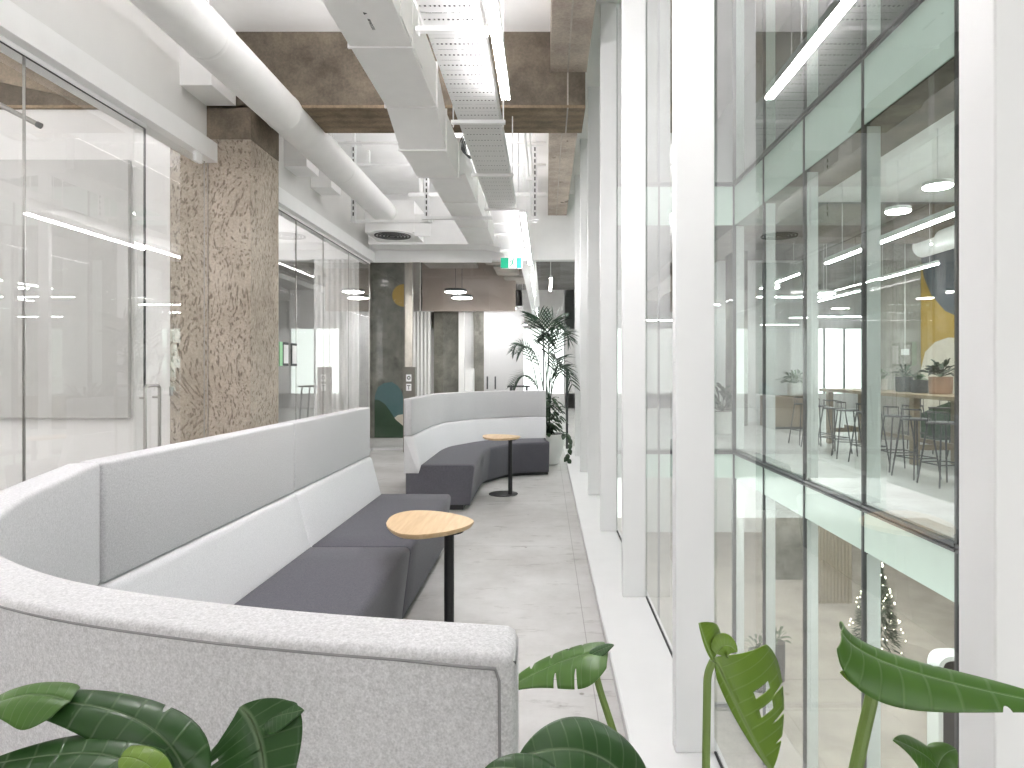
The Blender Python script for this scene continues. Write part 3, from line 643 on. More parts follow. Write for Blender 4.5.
# rectangular duct, dips under the cross beam
sd = thing('rectangular_duct', (-1.0, 4, 3.4), 'wide rectangular white duct along the ceiling beside the cable tray', 'duct')
def dsec(y0, z0, y1, z1, xa=-1.21, xb=-.83, h=.33):
    return MB().add([(xa, y0, z0), (xb, y0, z0), (xb, y0, z0+h), (xa, y0, z0+h), (xa, y1, z1), (xb, y1, z1), (xb, y1, z1+h), (xa, y1, z1+h)],
                    [(0, 1, 2, 3), (7, 6, 5, 4), (0, 4, 5, 1), (1, 5, 6, 2), (2, 6, 7, 3), (3, 7, 4, 0)])
for y0, z0, y1, z1 in ((-2, 3.4, 1.2, 3.4), (1.2, 3.4, 2.65, 3.4), (2.65, 3.4, 4.01, 3.4), (4.01, 3.4, 4.92, 3.4), (4.92, 3.4, 5.38, 3.23), (5.38, 3.23, 6.13, 3.23), (6.13, 3.23, 6.75, 3.46)):
    dsec(y0+.004, z0, y1-.004, z1).build('duct_section', M['duct'], sd, smooth=0, bevel=.004)
for y0, y1 in ((6.76, 8.1), (8.1, 9.5), (9.5, 10.75)): dsec(y0+.004, 3.5, y1-.004, 3.5, -1.28, -.86).build('duct_section', M['duct'], sd, smooth=0, bevel=.004)
for y, z, xa, xb in ((1.2, 3.4, -1.21, -.83), (2.65, 3.4, -1.21, -.83), (4.01, 3.4, -1.21, -.83), (4.92, 3.4, -1.21, -.83), (5.38, 3.23, -1.21, -.83), (6.13, 3.23, -1.21, -.83), (8.1, 3.5, -1.28, -.86), (9.5, 3.5, -1.28, -.86)):
    bx(xa-.012, xb+.012, y-.008, y+.008, z-.010, z+.34).build('flange', M['duct'], sd, smooth=0)
bx(-.831, -.824, 3.7, 4.35, 3.42, 3.70).build('access_panel', M['duct'], sd, smooth=0, bevel=.002)
cross = MB(); cross.prism([(-2.95, 3.5), (-1.05, 3.5), (-.72, 3.44), (-.72, 3.86), (-2.95, 3.86)], 10.78, 11.3, 'y'); cross.build('branch_duct', M['duct'], sd, smooth=0, bevel=.006)
for y0, y1, z, x0, x1, lb in ((-1.8, 5.3, 3.745, -1.16, -.88, 'added unseen fill strip lying on the near length of the rectangular duct'), (6.9, 10.5, 3.845, -1.23, -.91, 'added unseen fill strip lying on the far length of the rectangular duct')):
    ul = thing('added_fill_strip', ((x0+x1)/2, (y0+y1)/2, z), lb, 'light'); bx(x0, x1, y0, y1, z, z+.02).build('housing', M['white'], ul, smooth=0); bx(x0+.01, x1-.01, y0+.01, y1-.01, z+.02, z+.03).build('diffuser', M['fill' if y0 < 0 else 'dimfill'], ul, smooth=0)  # light strips added out of sight to brighten the ceiling
def text_mesh(body, size, mat, name, parent, mtx):
    cu = bpy.data.curves.new(name, 'FONT'); cu.body = body; cu.size = size; cu.align_x = 'LEFT'; cu.extrude = .0004
    t = bpy.data.objects.new(name, cu); COL.objects.link(t); dgp = bpy.context.evaluated_depsgraph_get()
    me = bpy.data.meshes.new_from_object(t.evaluated_get(dgp)); bpy.data.objects.remove(t)
    o = bpy.data.objects.new(name, me); COL.objects.link(o); me.transform(mtx); me.transform(Matrix.Translation(-ORG[parent.name])); me.materials.clear(); me.materials.append(mat); o.parent = parent; return o
mt = Matrix(((0, 1, 0, -1.016), (1, 0, 0, 3.69), (0, 0, -1, 3.3985), (0, 0, 0, 1)))
text_mesh('AP ACCESS', .024, M['darkframe'], 'duct_lettering', sd, mt)
MB().prism([(-1.02, 3.622), (-1.02, 3.645), (-1.0, 3.633)], 3.398, 3.3995).build('arrow_mark', M['darkframe'], sd, smooth=0)
# cable tray
ct = thing('cable_tray', (-.5, 4, 3.25), 'white perforated cable tray hung along the middle of the ceiling', 'cable tray')
bx(-.65, -.34, -2, 7.45, 3.25, 3.253).build('tray_bed', M['tray'], ct, smooth=0)
s1 = bx(-.65, -.647, -2, 7.45, 3.253, 3.34); s1.box(-.343, -.34, -2, 7.45, 3.253, 3.36); s1.build('tray_side', M['tray'], ct, smooth=0)
lid = MB(); lid.box(-.66, -.33, 7.46, 8.2, 3.27, 3.275); lid.build('tray_bed', M['tray'], ct, smooth=0)
bx(-.67, -.34, 8.2, 10.9, 3.25, 3.33).build('solid_tray', M['duct'], ct, smooth=0, bevel=.004)
for y in (1.0, 2.25, 3.5, 4.80, 6.1, 7.4, 8.75, 9.9):
    g = MB(); g.box(-.70, -.30, y-.018, y+.018, 3.225, 3.249); g.cyl((-.685, y, 3.2), (-.685, y, 4.49 if not 5.9 < y < 6.6 else 3.79), .005, n=8); g.cyl((-.315, y, 3.2), (-.315, y, 4.49 if not 5.9 < y < 6.6 else 3.79), .005, n=8); g.build('tray_bracket', M['white'], ct, smooth=0)
for k in range(9):
    x = -.615+.031*k; pts = [V((x+random.uniform(-.004, .004), y, 3.268+random.uniform(0, .004))) for y in [-1.5+.6*i for i in range(16)]]
    MB().tube(pts, .0145, 6).build('cable', M['vent'], ct)
# loop of cables hanging by the duct
cl = MB(); c0 = V((-.735, 6.35, 3.62))
for k in range(4): cl.tube([c0+V((.10*math.cos(a)*(1-.08*k), .05*k, .12*math.sin(a)*(1-.06*k))) for a in [2*math.pi*i/24 for i in range(25)]], .007, 6)
lc = tag(cl.build('cable_coil', M['greyframe']), 'coiled grey cable hanging between duct and cable tray', 'cable')
MB().cyl((-.74, 6.52, 3.73), (-.74, 6.52, 3.805), .004, n=6).build('hook', M['greyframe'], lc)
# linear LED battens
def linear(p0, p1, label, group=None, w=.05, hgt=.06, rods=True, top=4.5, nm='linear_light', up=False):
    p0 = V(p0); p1 = V(p1); alongy = abs(p1.y-p0.y) > abs(p1.x-p0.x); c_ = (p0+p1)/2
    o = thing(nm, c_, label, 'light', group); h = w/2
    if alongy:
        bx(p0.x-h, p0.x+h, p0.y, p1.y, p0.z+.012, p0.z+hgt).build('housing', M['white'], o, smooth=0); bx(p0.x-h+.002, p0.x+h-.002, p0.y+.003, p1.y-.003, p0.z-.008, p0.z+.012).build('diffuser', M['led'], o, smooth=0)
    else:
        bx(p0.x, p1.x, p0.y-h, p0.y+h, p0.z+.012, p0.z+hgt).build('housing', M['white'], o, smooth=0); bx(p0.x+.003, p1.x-.003, p0.y-h+.002, p0.y+h-.002, p0.z-.008, p0.z+.012).build('diffuser', M['led'], o, smooth=0)
    if not up: pass  # optional unseen upward emitter, added for more ambient light
    elif alongy: bx(p0.x-h+.006, p0.x+h-.006, p0.y+.003, p1.y-.003, p0.z+hgt, p0.z+hgt+.004).build('added_uplight', M['fillup'], o, smooth=0)
    else: bx(p0.x+.003, p1.x-.003, p0.y-h+.006, p0.y+h-.006, p0.z+hgt, p0.z+hgt+.004).build('added_uplight', M['fillup'], o, smooth=0)
    if rods:
        for t in (.12, .88):
            q = p0.lerp(p1, t); MB().cyl(q+V((0, 0, hgt)), V((q.x, q.y, top)), .004, n=6).build('hanger', M['white'], o)
    return o
linear((-.265, 1.0, 3.19), (-.265, 4.27, 3.19), 'bright linear light beside the cable tray, ending before the concrete cross beam', w=.055)
linear((-.265, 7.4, 3.19), (-.265, 10.9, 3.19), 'bright linear light beside the cable tray, near the exit sign', w=.055)
# trapeze frame
tz = thing('trapeze_hanger', (-1.3, 8.84, 3.43), 'slotted white steel hanger frame carrying the ducts', 'hanger frame')
for x in (-2.61, -1.62, -.15):
    st = MB(); st.box(x-.03, x+.03, 8.80, 8.84, 3.42, 4.47); o = st.build('slotted_post', M['alu'], tz, smooth=0)
    for k in range(12): bx(x-.008, x+.008, 8.797, 8.8005, 3.5+.08*k, 3.55+.08*k).build('slot', M['gasket'], o, smooth=0)
    bx(x-.11, x+.11, 8.77, 8.87, 4.47, 4.5).build('ceiling_plate', M['alu'], o, smooth=0)
bx(-2.66, -1.55, 8.845, 8.885, 3.42, 3.46).build('rail', M['alu'], tz, smooth=0)
bx(-1.68, -.10, 8.76, 8.80, 3.445, 3.485).build('rail', M['alu'], tz, smooth=0)
# plenum box with round diffuser
pn = thing('supply_plenum', (-2.3, 9.95, 3.4), 'white duct box with dark round air diffuser at the end of the round duct', 'air vent')
bx(-2.68, -1.95, 9.62, 10.35, 3.45, 3.92).build('box', M['duct'], pn, smooth=0, bevel=.006)
bx(-1.95, -1.72, 9.62, 9.66, 3.40, 3.72).build('end_flap', M['duct'], pn, smooth=0)
df = MB().lathe((-2.3, 9.75, 3.43), [(.33, .02), (.33, .012), (.30, .0), (.0001, .0)], 40).build('diffuser_ring', M['duct'], pn)
dfv = MB()
for k, r in enumerate((.27, .22, .17, .12, .07)): dfv.lathe((-2.3, 9.75, 3.418-.003*k), [(r, .012), (r-.025, .012), (r-.028, .004), (r-.003, 0)], 40, closed=True)
dfv.build('louvre', M['vent'], df)
# small pipes and conduits
for k, (y, z, x0, x1, r) in enumerate(((8.45, 4.36, -2.7, -.0, .018), (9.15, 4.30, -2.7, .0, .02), (10.4, 4.22, -2.2, -.0, .035))):
    q = thing('ceiling_conduit', (x0, y, z), ('thin white conduit across the ceiling just past the concrete beam', 'second white conduit across the ceiling, over the hanger frame', 'thick white pipe across the ceiling just in front of the end wall')[k], 'pipe')
    MB().cyl((x0, y, z), (x1, y, z), r, n=12).build('pipe', M['white'], q)
    for xx in (x0+.2, x1-.15): bx(xx-.02, xx+.02, y-.03, y+.03, z+r*.8, 4.5).build('saddle', M['white'], q, smooth=0)
q = thing('ceiling_conduit', (-.24, 8, 4.2), 'pair of upright-run white conduits beside the tray past the beam', 'pipe')
MB().cyl((-.24, 6.6, 4.1), (-.24, 11.3, 4.1), .014, n=10).build('pipe', M['white'], q); MB().cyl((-.19, 6.6, 4.14), (-.19, 11.3, 4.14), .012, n=10).build('pipe', M['white'], q)
bx(-.27, -.16, 9.0, 9.04, 4.05, 4.5).build('saddle', M['white'], q, smooth=0)
# wall conduit bent beside the column header
q = tag(MB().tube([V((-2.98, 7.0, 4.45)), V((-2.98, 7.0, 3.62)), V((-2.98, 7.0, 3.5)), V((-2.99, 6.93, 3.46)), V((-3.0, 6.8, 3.46))], .013, 8).build('wall_conduit', M['white']), 'thin white bent conduit on the wall just behind the concrete column', 'pipe')
# exit sign
ex = thing('exit_sign', (-.58, 10.3, 3.2), 'green and white running-man exit sign hanging below the cable tray', 'sign')
p0 = at(500.5, 257.5, 10.3); p1 = at(522, 268.5, 10.3)
bx(p0.x, p1.x, 10.3000, 10.3500, p1.z, p0.z).build('sign_box', M['white'], ex, smooth=0, bevel=.004)
w_ = p1.x-p0.x; h_ = p0.z-p1.z
bx(p0.x+.006, p1.x-.006, 10.2960, 10.3010, p1.z+.006, p0.z-.006).build('green_face', M['green'], ex, smooth=0)
cxx = (p0.x+p1.x)/2+.02
bx(cxx-.062, cxx+.062, 10.2930, 10.2965, p1.z+.006, p0.z-.006).build('white_panel', M['white'], ex, smooth=0)
mn = MB(); zc = (p0.z+p1.z)/2
def limb(a, b_, r): mn.cyl((cxx+a[0], 10.2925, zc+a[1]), (cxx+b_[0], 10.2925, zc+b_[1]), r, n=8)
mn.cyl((cxx+.02, 10.290, zc+.060), (cxx+.02, 10.294, zc+.060), .013, n=16)
limb((.008, .042), (-.006, -.004), .011); limb((.008, .040), (.036, .018), .006); limb((.006, .040), (-.03, .030), .006); limb((-.03, .030), (-.04, .008), .006)
limb((-.004, -.004), (.026, -.028), .008); limb((.026, -.028), (.022, -.066), .007); limb((-.006, -.004), (-.018, -.036), .008); limb((-.018, -.036), (-.05, -.044), .007)
mn.build('running_figure', M['green'], ex)
ar_ = MB(); ax = p1.x-.055
MB().cyl((cxx-.4, 0, 0), (cxx-.4, 0, .001), .001, n=4)
MB().cyl((p0.x+.08, 10.325, p0.z), (p0.x+.08, 10.325, 3.249), .006, n=8).build('hanger', M['white'], ex); 

# ------------------------------------------------------------------ things beyond the end glass
for k, (x, y, Y) in enumerate(((455.5, 292, 14.2), (462, 298, 14.8))):
    c_ = at(x, y, Y); q = thing('disc_pendant', c_, ('upper dark-rimmed disc pendant lamp behind the end glass', 'lower dark-rimmed disc pendant lamp behind the end glass')[k], 'lamp', None)
    MB().lathe(c_, [(.235, .0), (.24, .01), (.24, .06), (.22, .065)], 40).build('rim', M['stoolm'], q); MB().lathe(c_, [(.21, -.012), (.225, -.004), (.225, .0)], 40).build('diffuser', M['ledsoft'], q); MB().cyl(c_+V((0, 0, .065)), V((c_.x, c_.y, 4.5)), .005, n=6).build('cable', M['stoolm'], q)
for k, (xa, xb, y, Y) in enumerate(((466, 516, 308.5, 17.2), (480, 523, 318, 20), (490, 527, 325, 22.5))):
    a = at(xa, y, Y); b_ = at(xb, y, Y)
    linear(a, b_, ('linear ceiling light across the back room, nearest the pink bulkhead', 'middle of three linear lights across the back room', 'farthest of three linear lights across the back room')[k], w=.09, hgt=.08)
linear((.1, 13, 3.25), (.1, 15, 3.25), 'linear light running away above the palm behind the end glass')
ac = thing('ceiling_duct', (-1.5, 13.4, 3.7), 'grey ceiling air unit behind the end glass near the pendants', 'air unit')
bx(-2.45, -1.5, 13.2, 13.9, 3.66, 4.2).build('casing', M['pierside'], ac, smooth=0, bevel=.01); bx(-2.5, -1.45, 13.15, 13.95, 3.60, 3.655).build('drip_tray', M['steel'], ac, smooth=0)
bx(-2.2, -1.7, 13.3, 13.8, 4.2, 4.5).build('hanger', M['steel'], ac, smooth=0)
for k in range(3):
    q = bx(-1.25+.12*k, -.72+.12*k, 12.4+1.5*k, 13.6+1.5*k, 3.62, 3.98).build('duct_run', M['pierside'], smooth=0, bevel=.01); bx(-1.05+.12*k, -1.0+.12*k, 13+1.5*k, 13.05+1.5*k, 3.98, 4.46).build('hanger', M['steel'], q, smooth=0)
    tag(q, ('grey duct length nearest behind the bulkhead', 'second grey duct length behind the bulkhead', 'third grey duct length farther behind the bulkhead')[k], 'duct')
q = bx(-.5, -.2, 12, 24, 3.5, 3.56).build('service_tray', M['duct'], smooth=0)
for yy in (13, 16, 19, 22): bx(-.37, -.34, yy, yy+.03, 3.56, 4.46).build('hanger', M['steel'], q, smooth=0)
tag(q, 'white service tray running on through the back room ceiling', 'cable tray')
struct(bx(-8.8, 14, 11.95, 24.5, 4.46, 4.5).build('ceiling_back', M['dkceil'], smooth=0))
# curtain in second glass room
def curtain(x0, x1, y, z0, z1, mat, label, fold=.013, per=.09):
    pts = []; n_ = int((x1-x0)/per*8)
    fr = [V((x0+(x1-x0)*i/n_, y+fold*math.sin(2*math.pi*i/8), 0)) for i in range(n_+1)]
    poly = [(p.x, p.y) for p in fr]+[(p.x, p.y+.006) for p in reversed(fr)]
    c_ = thing('curtain', ((x0+x1)/2, y, z0), label, 'curtain'); MB().prism(poly, z0, z1).build('drape', mat, c_, smooth=60)
    bx(x0-.05, x1+.05, y-.02, y+.03, z1, z1+.03).build('track', M['alu'], c_, smooth=0)
curtain(-4.0, -3.22, 11.2, .02, 3.32, M['curtain'], 'white pleated curtain in the corner of the second glass room')
curtain(-3.35, -2.85, 16.1, .02, 2.86, M['curtain'], 'narrow white curtain under the beige bulkhead in the back room')
curtain(7.0, 8.0, 17, -4.68, -.5, M['beigecurtain'], 'beige curtain on the lower floor across the atrium')
# small table + chair beyond the sofa
bt = thing('bench_table', (-.3, 15.5, 0), 'dark low table with splayed legs in the back room beside the palm', 'table')
pa = at(508, 386.5, 15.5); pb = at(530, 386.5, 15.5)
bx(pa.x, pb.x, 15.2, 15.8, 1.02, 1.055).build('table_top', M['stoolm'], bt, smooth=0)
for sx, dx in ((pa.x+.08, -.07), (pb.x-.08, .07)):
    for yy in (15.25, 15.75): MB().cyl((sx, yy, 1.02), (sx+dx, yy, 0), .02, n=8).build('leg', M['stoolm'], bt)

# ------------------------------------------------------------------ palm in white pot
def leafblade(mb, p, d, up, ln, w, bend=.25, seg=4):
    d = d.normalized(); s_ = d.cross(up); s_ = s_.normalized() if s_.length > 1e-4 else V((1, 0, 0)); o = len(mb.v); pr = []
    for i in range(seg+1):
        t = i/seg; c_ = p+d*ln*t+V((0, 0, -bend*ln*t*t)); ww = w*math.sin(math.pi*min(1, .12+.88*t))**.8 if i < seg else 0.0005
        pr.append((c_-s_*ww/2, c_+up*ww*.12, c_+s_*ww/2))
    for a in pr: mb.v += [a[0], a[1], a[2]]
    for i in range(seg):
        for j in range(2): mb.f.append((o+i*3+j, o+i*3+j+1, o+(i+1)*3+j+1, o+(i+1)*3+j))
PX, PY = .02, 9.78
pm = thing('potted_palm', (PX, PY, 0), 'tall potted palm with arching fronds in a round white pot by the windows', 'potted plant')
MB().lathe((PX, PY, 0), [(.13, 0), (.17, .02), (.225, .16), (.262, .34), (.27, .46), (.25, .46), (.235, .42)], 40).build('pot', M['pot'], pm)
MB().lathe((PX, PY, 0), [(.236, .40), (.23, .43)], 30).build('soil', M['soil'], pm)
fr_px = [((535, 345), (519, 352), 9.6, .35), ((541, 322), (536, 318), 9.9, .5), ((560, 330), (569, 338), 9.8, .4), ((552, 318), (556, 324), 9.7, .5), ((525, 340), (513, 350), 9.9, .3), ((530, 372), (514, 384), 9.6, .35), ((562, 355), (572, 384), 9.9, .35), ((556, 350), (560, 372), 10.05, .4), ((548, 330), (546, 336), 9.5, .4)]
for (c1, tip, Y, ll) in fr_px:
    base = V((PX+random.uniform(-.05, .05), PY+random.uniform(-.05, .05), .43)); tp3 = at(tip[0], tip[1], Y); c3 = at(c1[0], c1[1], Y)
    mid = V((base.x*.6+c3.x*.4, (base.y+c3.y)/2, base.z+(c3.z-base.z)*.75)); pts = bez(base, mid, c3+V((0, 0, .18)), tp3, 26)
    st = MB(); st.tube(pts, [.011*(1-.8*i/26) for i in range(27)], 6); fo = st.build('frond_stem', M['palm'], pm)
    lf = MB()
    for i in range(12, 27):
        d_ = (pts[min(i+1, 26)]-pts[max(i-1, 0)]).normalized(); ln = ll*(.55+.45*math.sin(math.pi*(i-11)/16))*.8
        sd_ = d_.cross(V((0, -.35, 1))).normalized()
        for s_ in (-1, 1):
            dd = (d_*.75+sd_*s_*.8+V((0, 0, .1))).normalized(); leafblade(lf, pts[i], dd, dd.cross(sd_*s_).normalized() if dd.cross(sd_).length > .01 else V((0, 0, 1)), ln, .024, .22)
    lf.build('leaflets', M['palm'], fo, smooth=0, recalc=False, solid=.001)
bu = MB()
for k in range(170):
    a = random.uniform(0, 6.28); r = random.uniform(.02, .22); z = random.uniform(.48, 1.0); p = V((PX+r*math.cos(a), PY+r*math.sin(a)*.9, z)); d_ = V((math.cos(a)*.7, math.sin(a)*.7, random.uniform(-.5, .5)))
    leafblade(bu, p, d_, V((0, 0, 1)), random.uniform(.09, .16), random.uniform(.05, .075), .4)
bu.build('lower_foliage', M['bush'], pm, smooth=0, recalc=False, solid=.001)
vi = MB(); vp = [V((PX+.2, PY-.12, .47)), V((PX+.29, PY-.2, .45)), V((PX+.33, PY-.25, .33)), V((PX+.30, PY-.24, .18)), V((PX+.31, PY-.25, .11))]; vp = catmull(vp, 4)
vi.tube(vp, .004, 5)
for p in vp[2::2]: leafblade(vi, p, V((random.uniform(-1, 1), -.6, -.5)), V((0, -1, .3)), .09, .07, .3)
vi.build('trailing_vine', M['bush'], pm, smooth=0, recalc=False)

# ------------------------------------------------------------------ monstera leaves
def vmax(u, side, cuts):
    w = math.sin(math.pi*min(1., u*.92+.08)**.72)**.75 if u < .999 else 0.0
    for (c, hw, dp, sd_) in cuts:
        if sd_ == side or sd_ == 0:
            d_ = abs(u-c)/hw
            if d_ < 1: w *= 1-dp*(1-d_**2.5)
    return max(w, .0)
def monstera(root, base, c1, c2, tip, width, up, mat, cuts=(), droop=.25, holes=(), back=.16, wave=.0, shear=.30, lw=1., rw=1., taper=0):
    base, c1, c2, tip = map(V, (base, c1, c2, tip)); up = V(up).normalized()
    us = sorted(set([i/60 for i in range(61)]+[c+k*hw for (c, hw, dp, s_) in cuts for k in (-1, -.7, -.35, 0, .35, .7, 1) if 0 < c+k*hw < 1]))
    spine = bez(base, c1, c2, tip, 100); nv = 9; mb = MB(); mb.uv = []
    ln = sum((spine[i+1]-spine[i]).length for i in range(100))
    for side in (-1, 1):
        o = len(mb.v)
        for u in us:
            wv = vmax(u, side, cuts)*(lw if side < 0 else rw)*(1 if not taper else min(1., u/taper)**.7)
            for j in range(nv+1):
                v = j/nv*wv; uu = u+shear*v*(width/ln)*.5*(1-u)-back*v*v*(1-u)**3*1.6
                k = max(0., min(99.999, uu*100)); i = int(k); f_ = k-i
                c_ = spine[i].lerp(spine[i+1], f_) if uu >= 0 else spine[0]+(spine[1]-spine[0]).normalized()*uu*ln
                t = (spine[min(100, i+1)]-spine[i]).normalized(); s_ = t.cross(up).normalized(); nrm = s_.cross(t)
                mb.v.append(c_+s_*side*v*width/2*(1-.12*droop*v)-nrm*droop*width/2*v*v+nrm*(.035*width*math.sin(v*3.0)+wave*width*math.sin(u*14+side)*v*v))
                mb.uv.append((u, side*v))
        n1 = nv+1
        for i in range(len(us)-1):
            um = (us[i]+us[i+1])/2
            for j in range(nv):
                if any(hs == side and abs(um-hu)/hw_ < 1 and j in hj for hu, hw_, hj, hs in holes): continue
                q = (o+i*n1+j, o+i*n1+j+1, o+(i+1)*n1+j+1, o+(i+1)*n1+j)
                mb.f.append(q if side > 0 else q[::-1])
    return mb.build('leaf', mat, root, smooth=180, recalc=False, solid=.0012)
def petiole(root, pts, r0=.006, r1=.0045):
    a_, b2 = V(pts[0]), V(pts[1]); pts = [a_]+[a_.lerp(b2, k) for k in (.3, .55, .75, .9)]+list(pts[1:])
    p = catmull(pts, 8); MB().tube(p, [r0+(r1-r0)*i/(len(p)-1) for i in range(len(p))], 10).build('petiole', M['stem'], root)
CUT = [(.30, .018, .55, 1), (.45, .018, .6, 1), (.60, .018, .6, 1), (.74, .016, .5, 1), (.34, .018, .55, -1), (.49, .018, .6, -1), (.64, .018, .55, -1), (.78, .014, .45, -1)]
def planter(root, x, y, r, h):
    MB().lathe((x, y, 0), [(r*.78, 0), (r*.8, .01), (r, h*.92), (r, h), (r-.015, h), (r-.02, h-.05)], 40).build('pot', M['dpot'], root)
    MB().lathe((x, y, 0), [(r-.02, h-.06), (r-.03, h-.035)], 30).build('soil', M['soil'], root)
RX, RY = .12, .47
mr = thing('monstera_plant', (RX, RY, 0), 'split-leaf monstera by the window sill with bright green leaves beside the sofa end', 'potted plant')
planter(mr, RX, RY, .15, .62)
S0 = V((RX, RY, .6))
# right: tall hanging leaf
b_ = at(713, 661, .60); petiole(mr, [S0+V((.03, .02, 0)), at(706, 800, .60), at(707, 700, .60), at(708, 675, .60), b_], .0042, .0036)
monstera(mr, at(714, 657, .60), at(728, 688, .60), at(746, 730, .61), at(771, 771, .62), .125, V((.30, -.93, .12)), M['leafB'], [(.55, .014, .3, -1), (.72, .014, .4, -1), (.86, .012, .3, -1)], .12,
         holes=((.45, .03, (3, 4, 5), -1), (.60, .03, (3, 4, 5), -1)), back=.05, lw=1., rw=.12, taper=.16)
monstera(mr, at(713, 660, .60), at(706, 648, .60), at(702, 632, .60), at(699, 623, .60), .05, V((.55, -.8, .3)), M['leafB'], [], .1, back=.05, lw=.1, rw=1.)
monstera(mr, at(716, 654, .60), at(722, 643, .60), at(729, 643, .60), at(737, 652, .60), .022, V((.3, -.9, .4)), M['leafB'], [], .1, back=.05)
# far right leaf seen from the side
b_ = at(874, 684, .56); petiole(mr, [S0+V((.05, -.02, 0)), at(850, 800, .56), at(862, 740, .56), at(870, 705, .56), b_], .006, .0055)
monstera(mr, at(841, 632, .55), at(858, 662, .55), at(925, 680, .54), at(1085, 712, .52), .066, V((.10, -.36, .93)), M['leafC'], [(.62, .015, .4, -1), (.8, .015, .3, 1)], .45, back=.02)
monstera(mr, b_+V((0, 0, .004)), at(866, 676, .56), at(856, 678, .56), at(840, 672, .56), .022, V((0, -.8, .5)), M['leafB'], [], .1, back=.05)
b_ = at(937, 768, .54); petiole(mr, [S0+V((.06, -.03, 0)), at(934, 830, .53), b_], .004, .003)
monstera(mr, b_, at(930, 757, .54), at(915, 748, .54), at(893, 740, .53), .032, V((0, -.5, .85)), M['leafC'], [], .3, back=.05)
monstera(mr, b_, at(941, 757, .54), at(947, 750, .54), at(956, 750, .55), .025, V((0, -.6, .8)), M['leafC'], [], .3, back=.05)
# leaf behind the sofa end
b_ = at(593, 661, .86); petiole(mr, [S0+V((.0, .06, 0)), at(626, 790, .80), at(617, 744, .82), at(600, 690, .85), b_], .005, .0045)
monstera(mr, at(608, 654, .86), at(590, 652, .86), at(560, 656, .87), at(500, 694, .88), .10, V((.12, -.16, .97)), M['leafC'], [(.35, .018, .6, 1), (.5, .018, .6, 1), (.65, .018, .6, 1), (.8, .015, .5, 1), (.4, .018, .5, -1), (.6, .018, .5, -1)], .30, back=.02)
monstera(mr, at(590, 656, .86), at(598, 650, .86), at(606, 648, .86), at(614, 645, .86), .02, V((.1, -.3, .9)), M['leafA'], [], .2, back=.05)
# low leaf in front of the sofa end, its shade painted as darker green
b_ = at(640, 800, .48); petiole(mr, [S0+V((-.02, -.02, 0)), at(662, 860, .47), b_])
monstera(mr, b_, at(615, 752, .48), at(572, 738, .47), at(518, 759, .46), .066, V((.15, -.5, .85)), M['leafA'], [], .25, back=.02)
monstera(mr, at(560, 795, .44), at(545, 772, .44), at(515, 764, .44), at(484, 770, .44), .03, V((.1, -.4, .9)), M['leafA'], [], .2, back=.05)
LX, LY = -.30, .30
ml = thing('monstera_plant', (LX, LY, 0), 'dark glossy monstera standing against the outside of the long sofa back', 'potted plant')
planter(ml, LX, LY, .15, .62)
S1 = V((LX, LY, .6))
b_ = at(192, 790, .42); petiole(ml, [S1+V((.05, .02, 0)), at(200, 870, .40), b_])
monstera(ml, b_, at(172, 712, .42), at(95, 694, .42), at(-15, 706, .41), .040, V((-.30, -.38, .87)), M['leafA'], [(.35, .015, .4, 1)], .5, back=.02)
monstera(ml, at(70, 702, .41), at(48, 694, .41), at(18, 688, .405), at(-25, 716, .40), .04, V((-.1, -.3, .93)), M['leafC'], [], .4, back=.02)
b_ = at(248, 712, .46); petiole(ml, [S1+V((.08, .04, 0)), at(278, 860, .44), at(268, 780, .46), at(262, 735, .468), at(250, 714, .463)], .0042, .0034)
monstera(ml, at(240, 707, .46), at(259, 722, .455), at(268, 752, .45), at(268, 850, .42), .14, V((-.12, -.8, .55)), M['leafA'], [(.5, .016, .4, 1), (.66, .016, .5, 1)], .35,
         holes=((.36, .03, (3, 4, 5, 6), 1), (.55, .028, (4, 5, 6), 1)), back=.08, wave=.02, lw=.45, rw=1.25, taper=.28)
monstera(ml, at(262, 726, .455), at(272, 714, .455), at(286, 716, .455), at(304, 710, .455), .022, V((.1, -.5, .8)), M['leafA'], [], .2, back=.05)
b_ = at(160, 795, .40); petiole(ml, [S1+V((.02, -.02, 0)), at(170, 850, .39), b_])
monstera(ml, b_, at(128, 738, .40), at(70, 752, .40), at(-25, 768, .38), .04, V((-.1, -.3, .93)), M['leafA'], [], .2, back=.02)
monstera(ml, at(165, 790, .40), at(150, 752, .40), at(120, 752, .40), at(92, 768, .40), .02, V((-.1, -.4, .9)), M['leafB'], [], .2, back=.02)

# ------------------------------------------------------------------ right wing: bar table, stools, pots
bt = thing('bar_table', (5.8, 10.4, 0), 'long oak bar table behind the glass across the atrium', 'table')
bx(5.42, 6.2, 8.0, 12.9, 1.0, 1.055).build('table_top', M['oak2'], bt, smooth=0, bevel=.004)
for y in (12.6, 9.7, 8.2):
    for x in (5.5, 6.12): bx(x-.045, x+.045, y-.06, y+.06, 0, 1.0).build('leg', M['oak2'], bt, smooth=0)
    bx(5.545, 6.075, y-.03, y+.03, .22, .30).build('rail', M['oak2'], bt, smooth=0)
bx(5.78, 5.84, 8.2, 12.6, .30, .36).build('stretcher', M['oak2'], bt, smooth=0)
st = thing('bar_stool', (0, 0, 0), '', 'stool', 'wire bar stools at the oak bar table')
MB().lathe((0, 0, 0), [(.165, .755), (.18, .762), (.18, .775), (.17, .78)], 28).build('seat', M['stoolm'], st)
for sx in (-1, 1):
    for sy in (-1, 1): MB().cyl((sx*.12, sy*.12, .757), (sx*.2, sy*.2, 0), .0105, n=8).build('leg', M['stoolm'], st)
q = MB(); r4 = [V((sx*.172, sy*.172, .27)) for sx, sy in ((-1, -1), (1, -1), (1, 1), (-1, 1))]
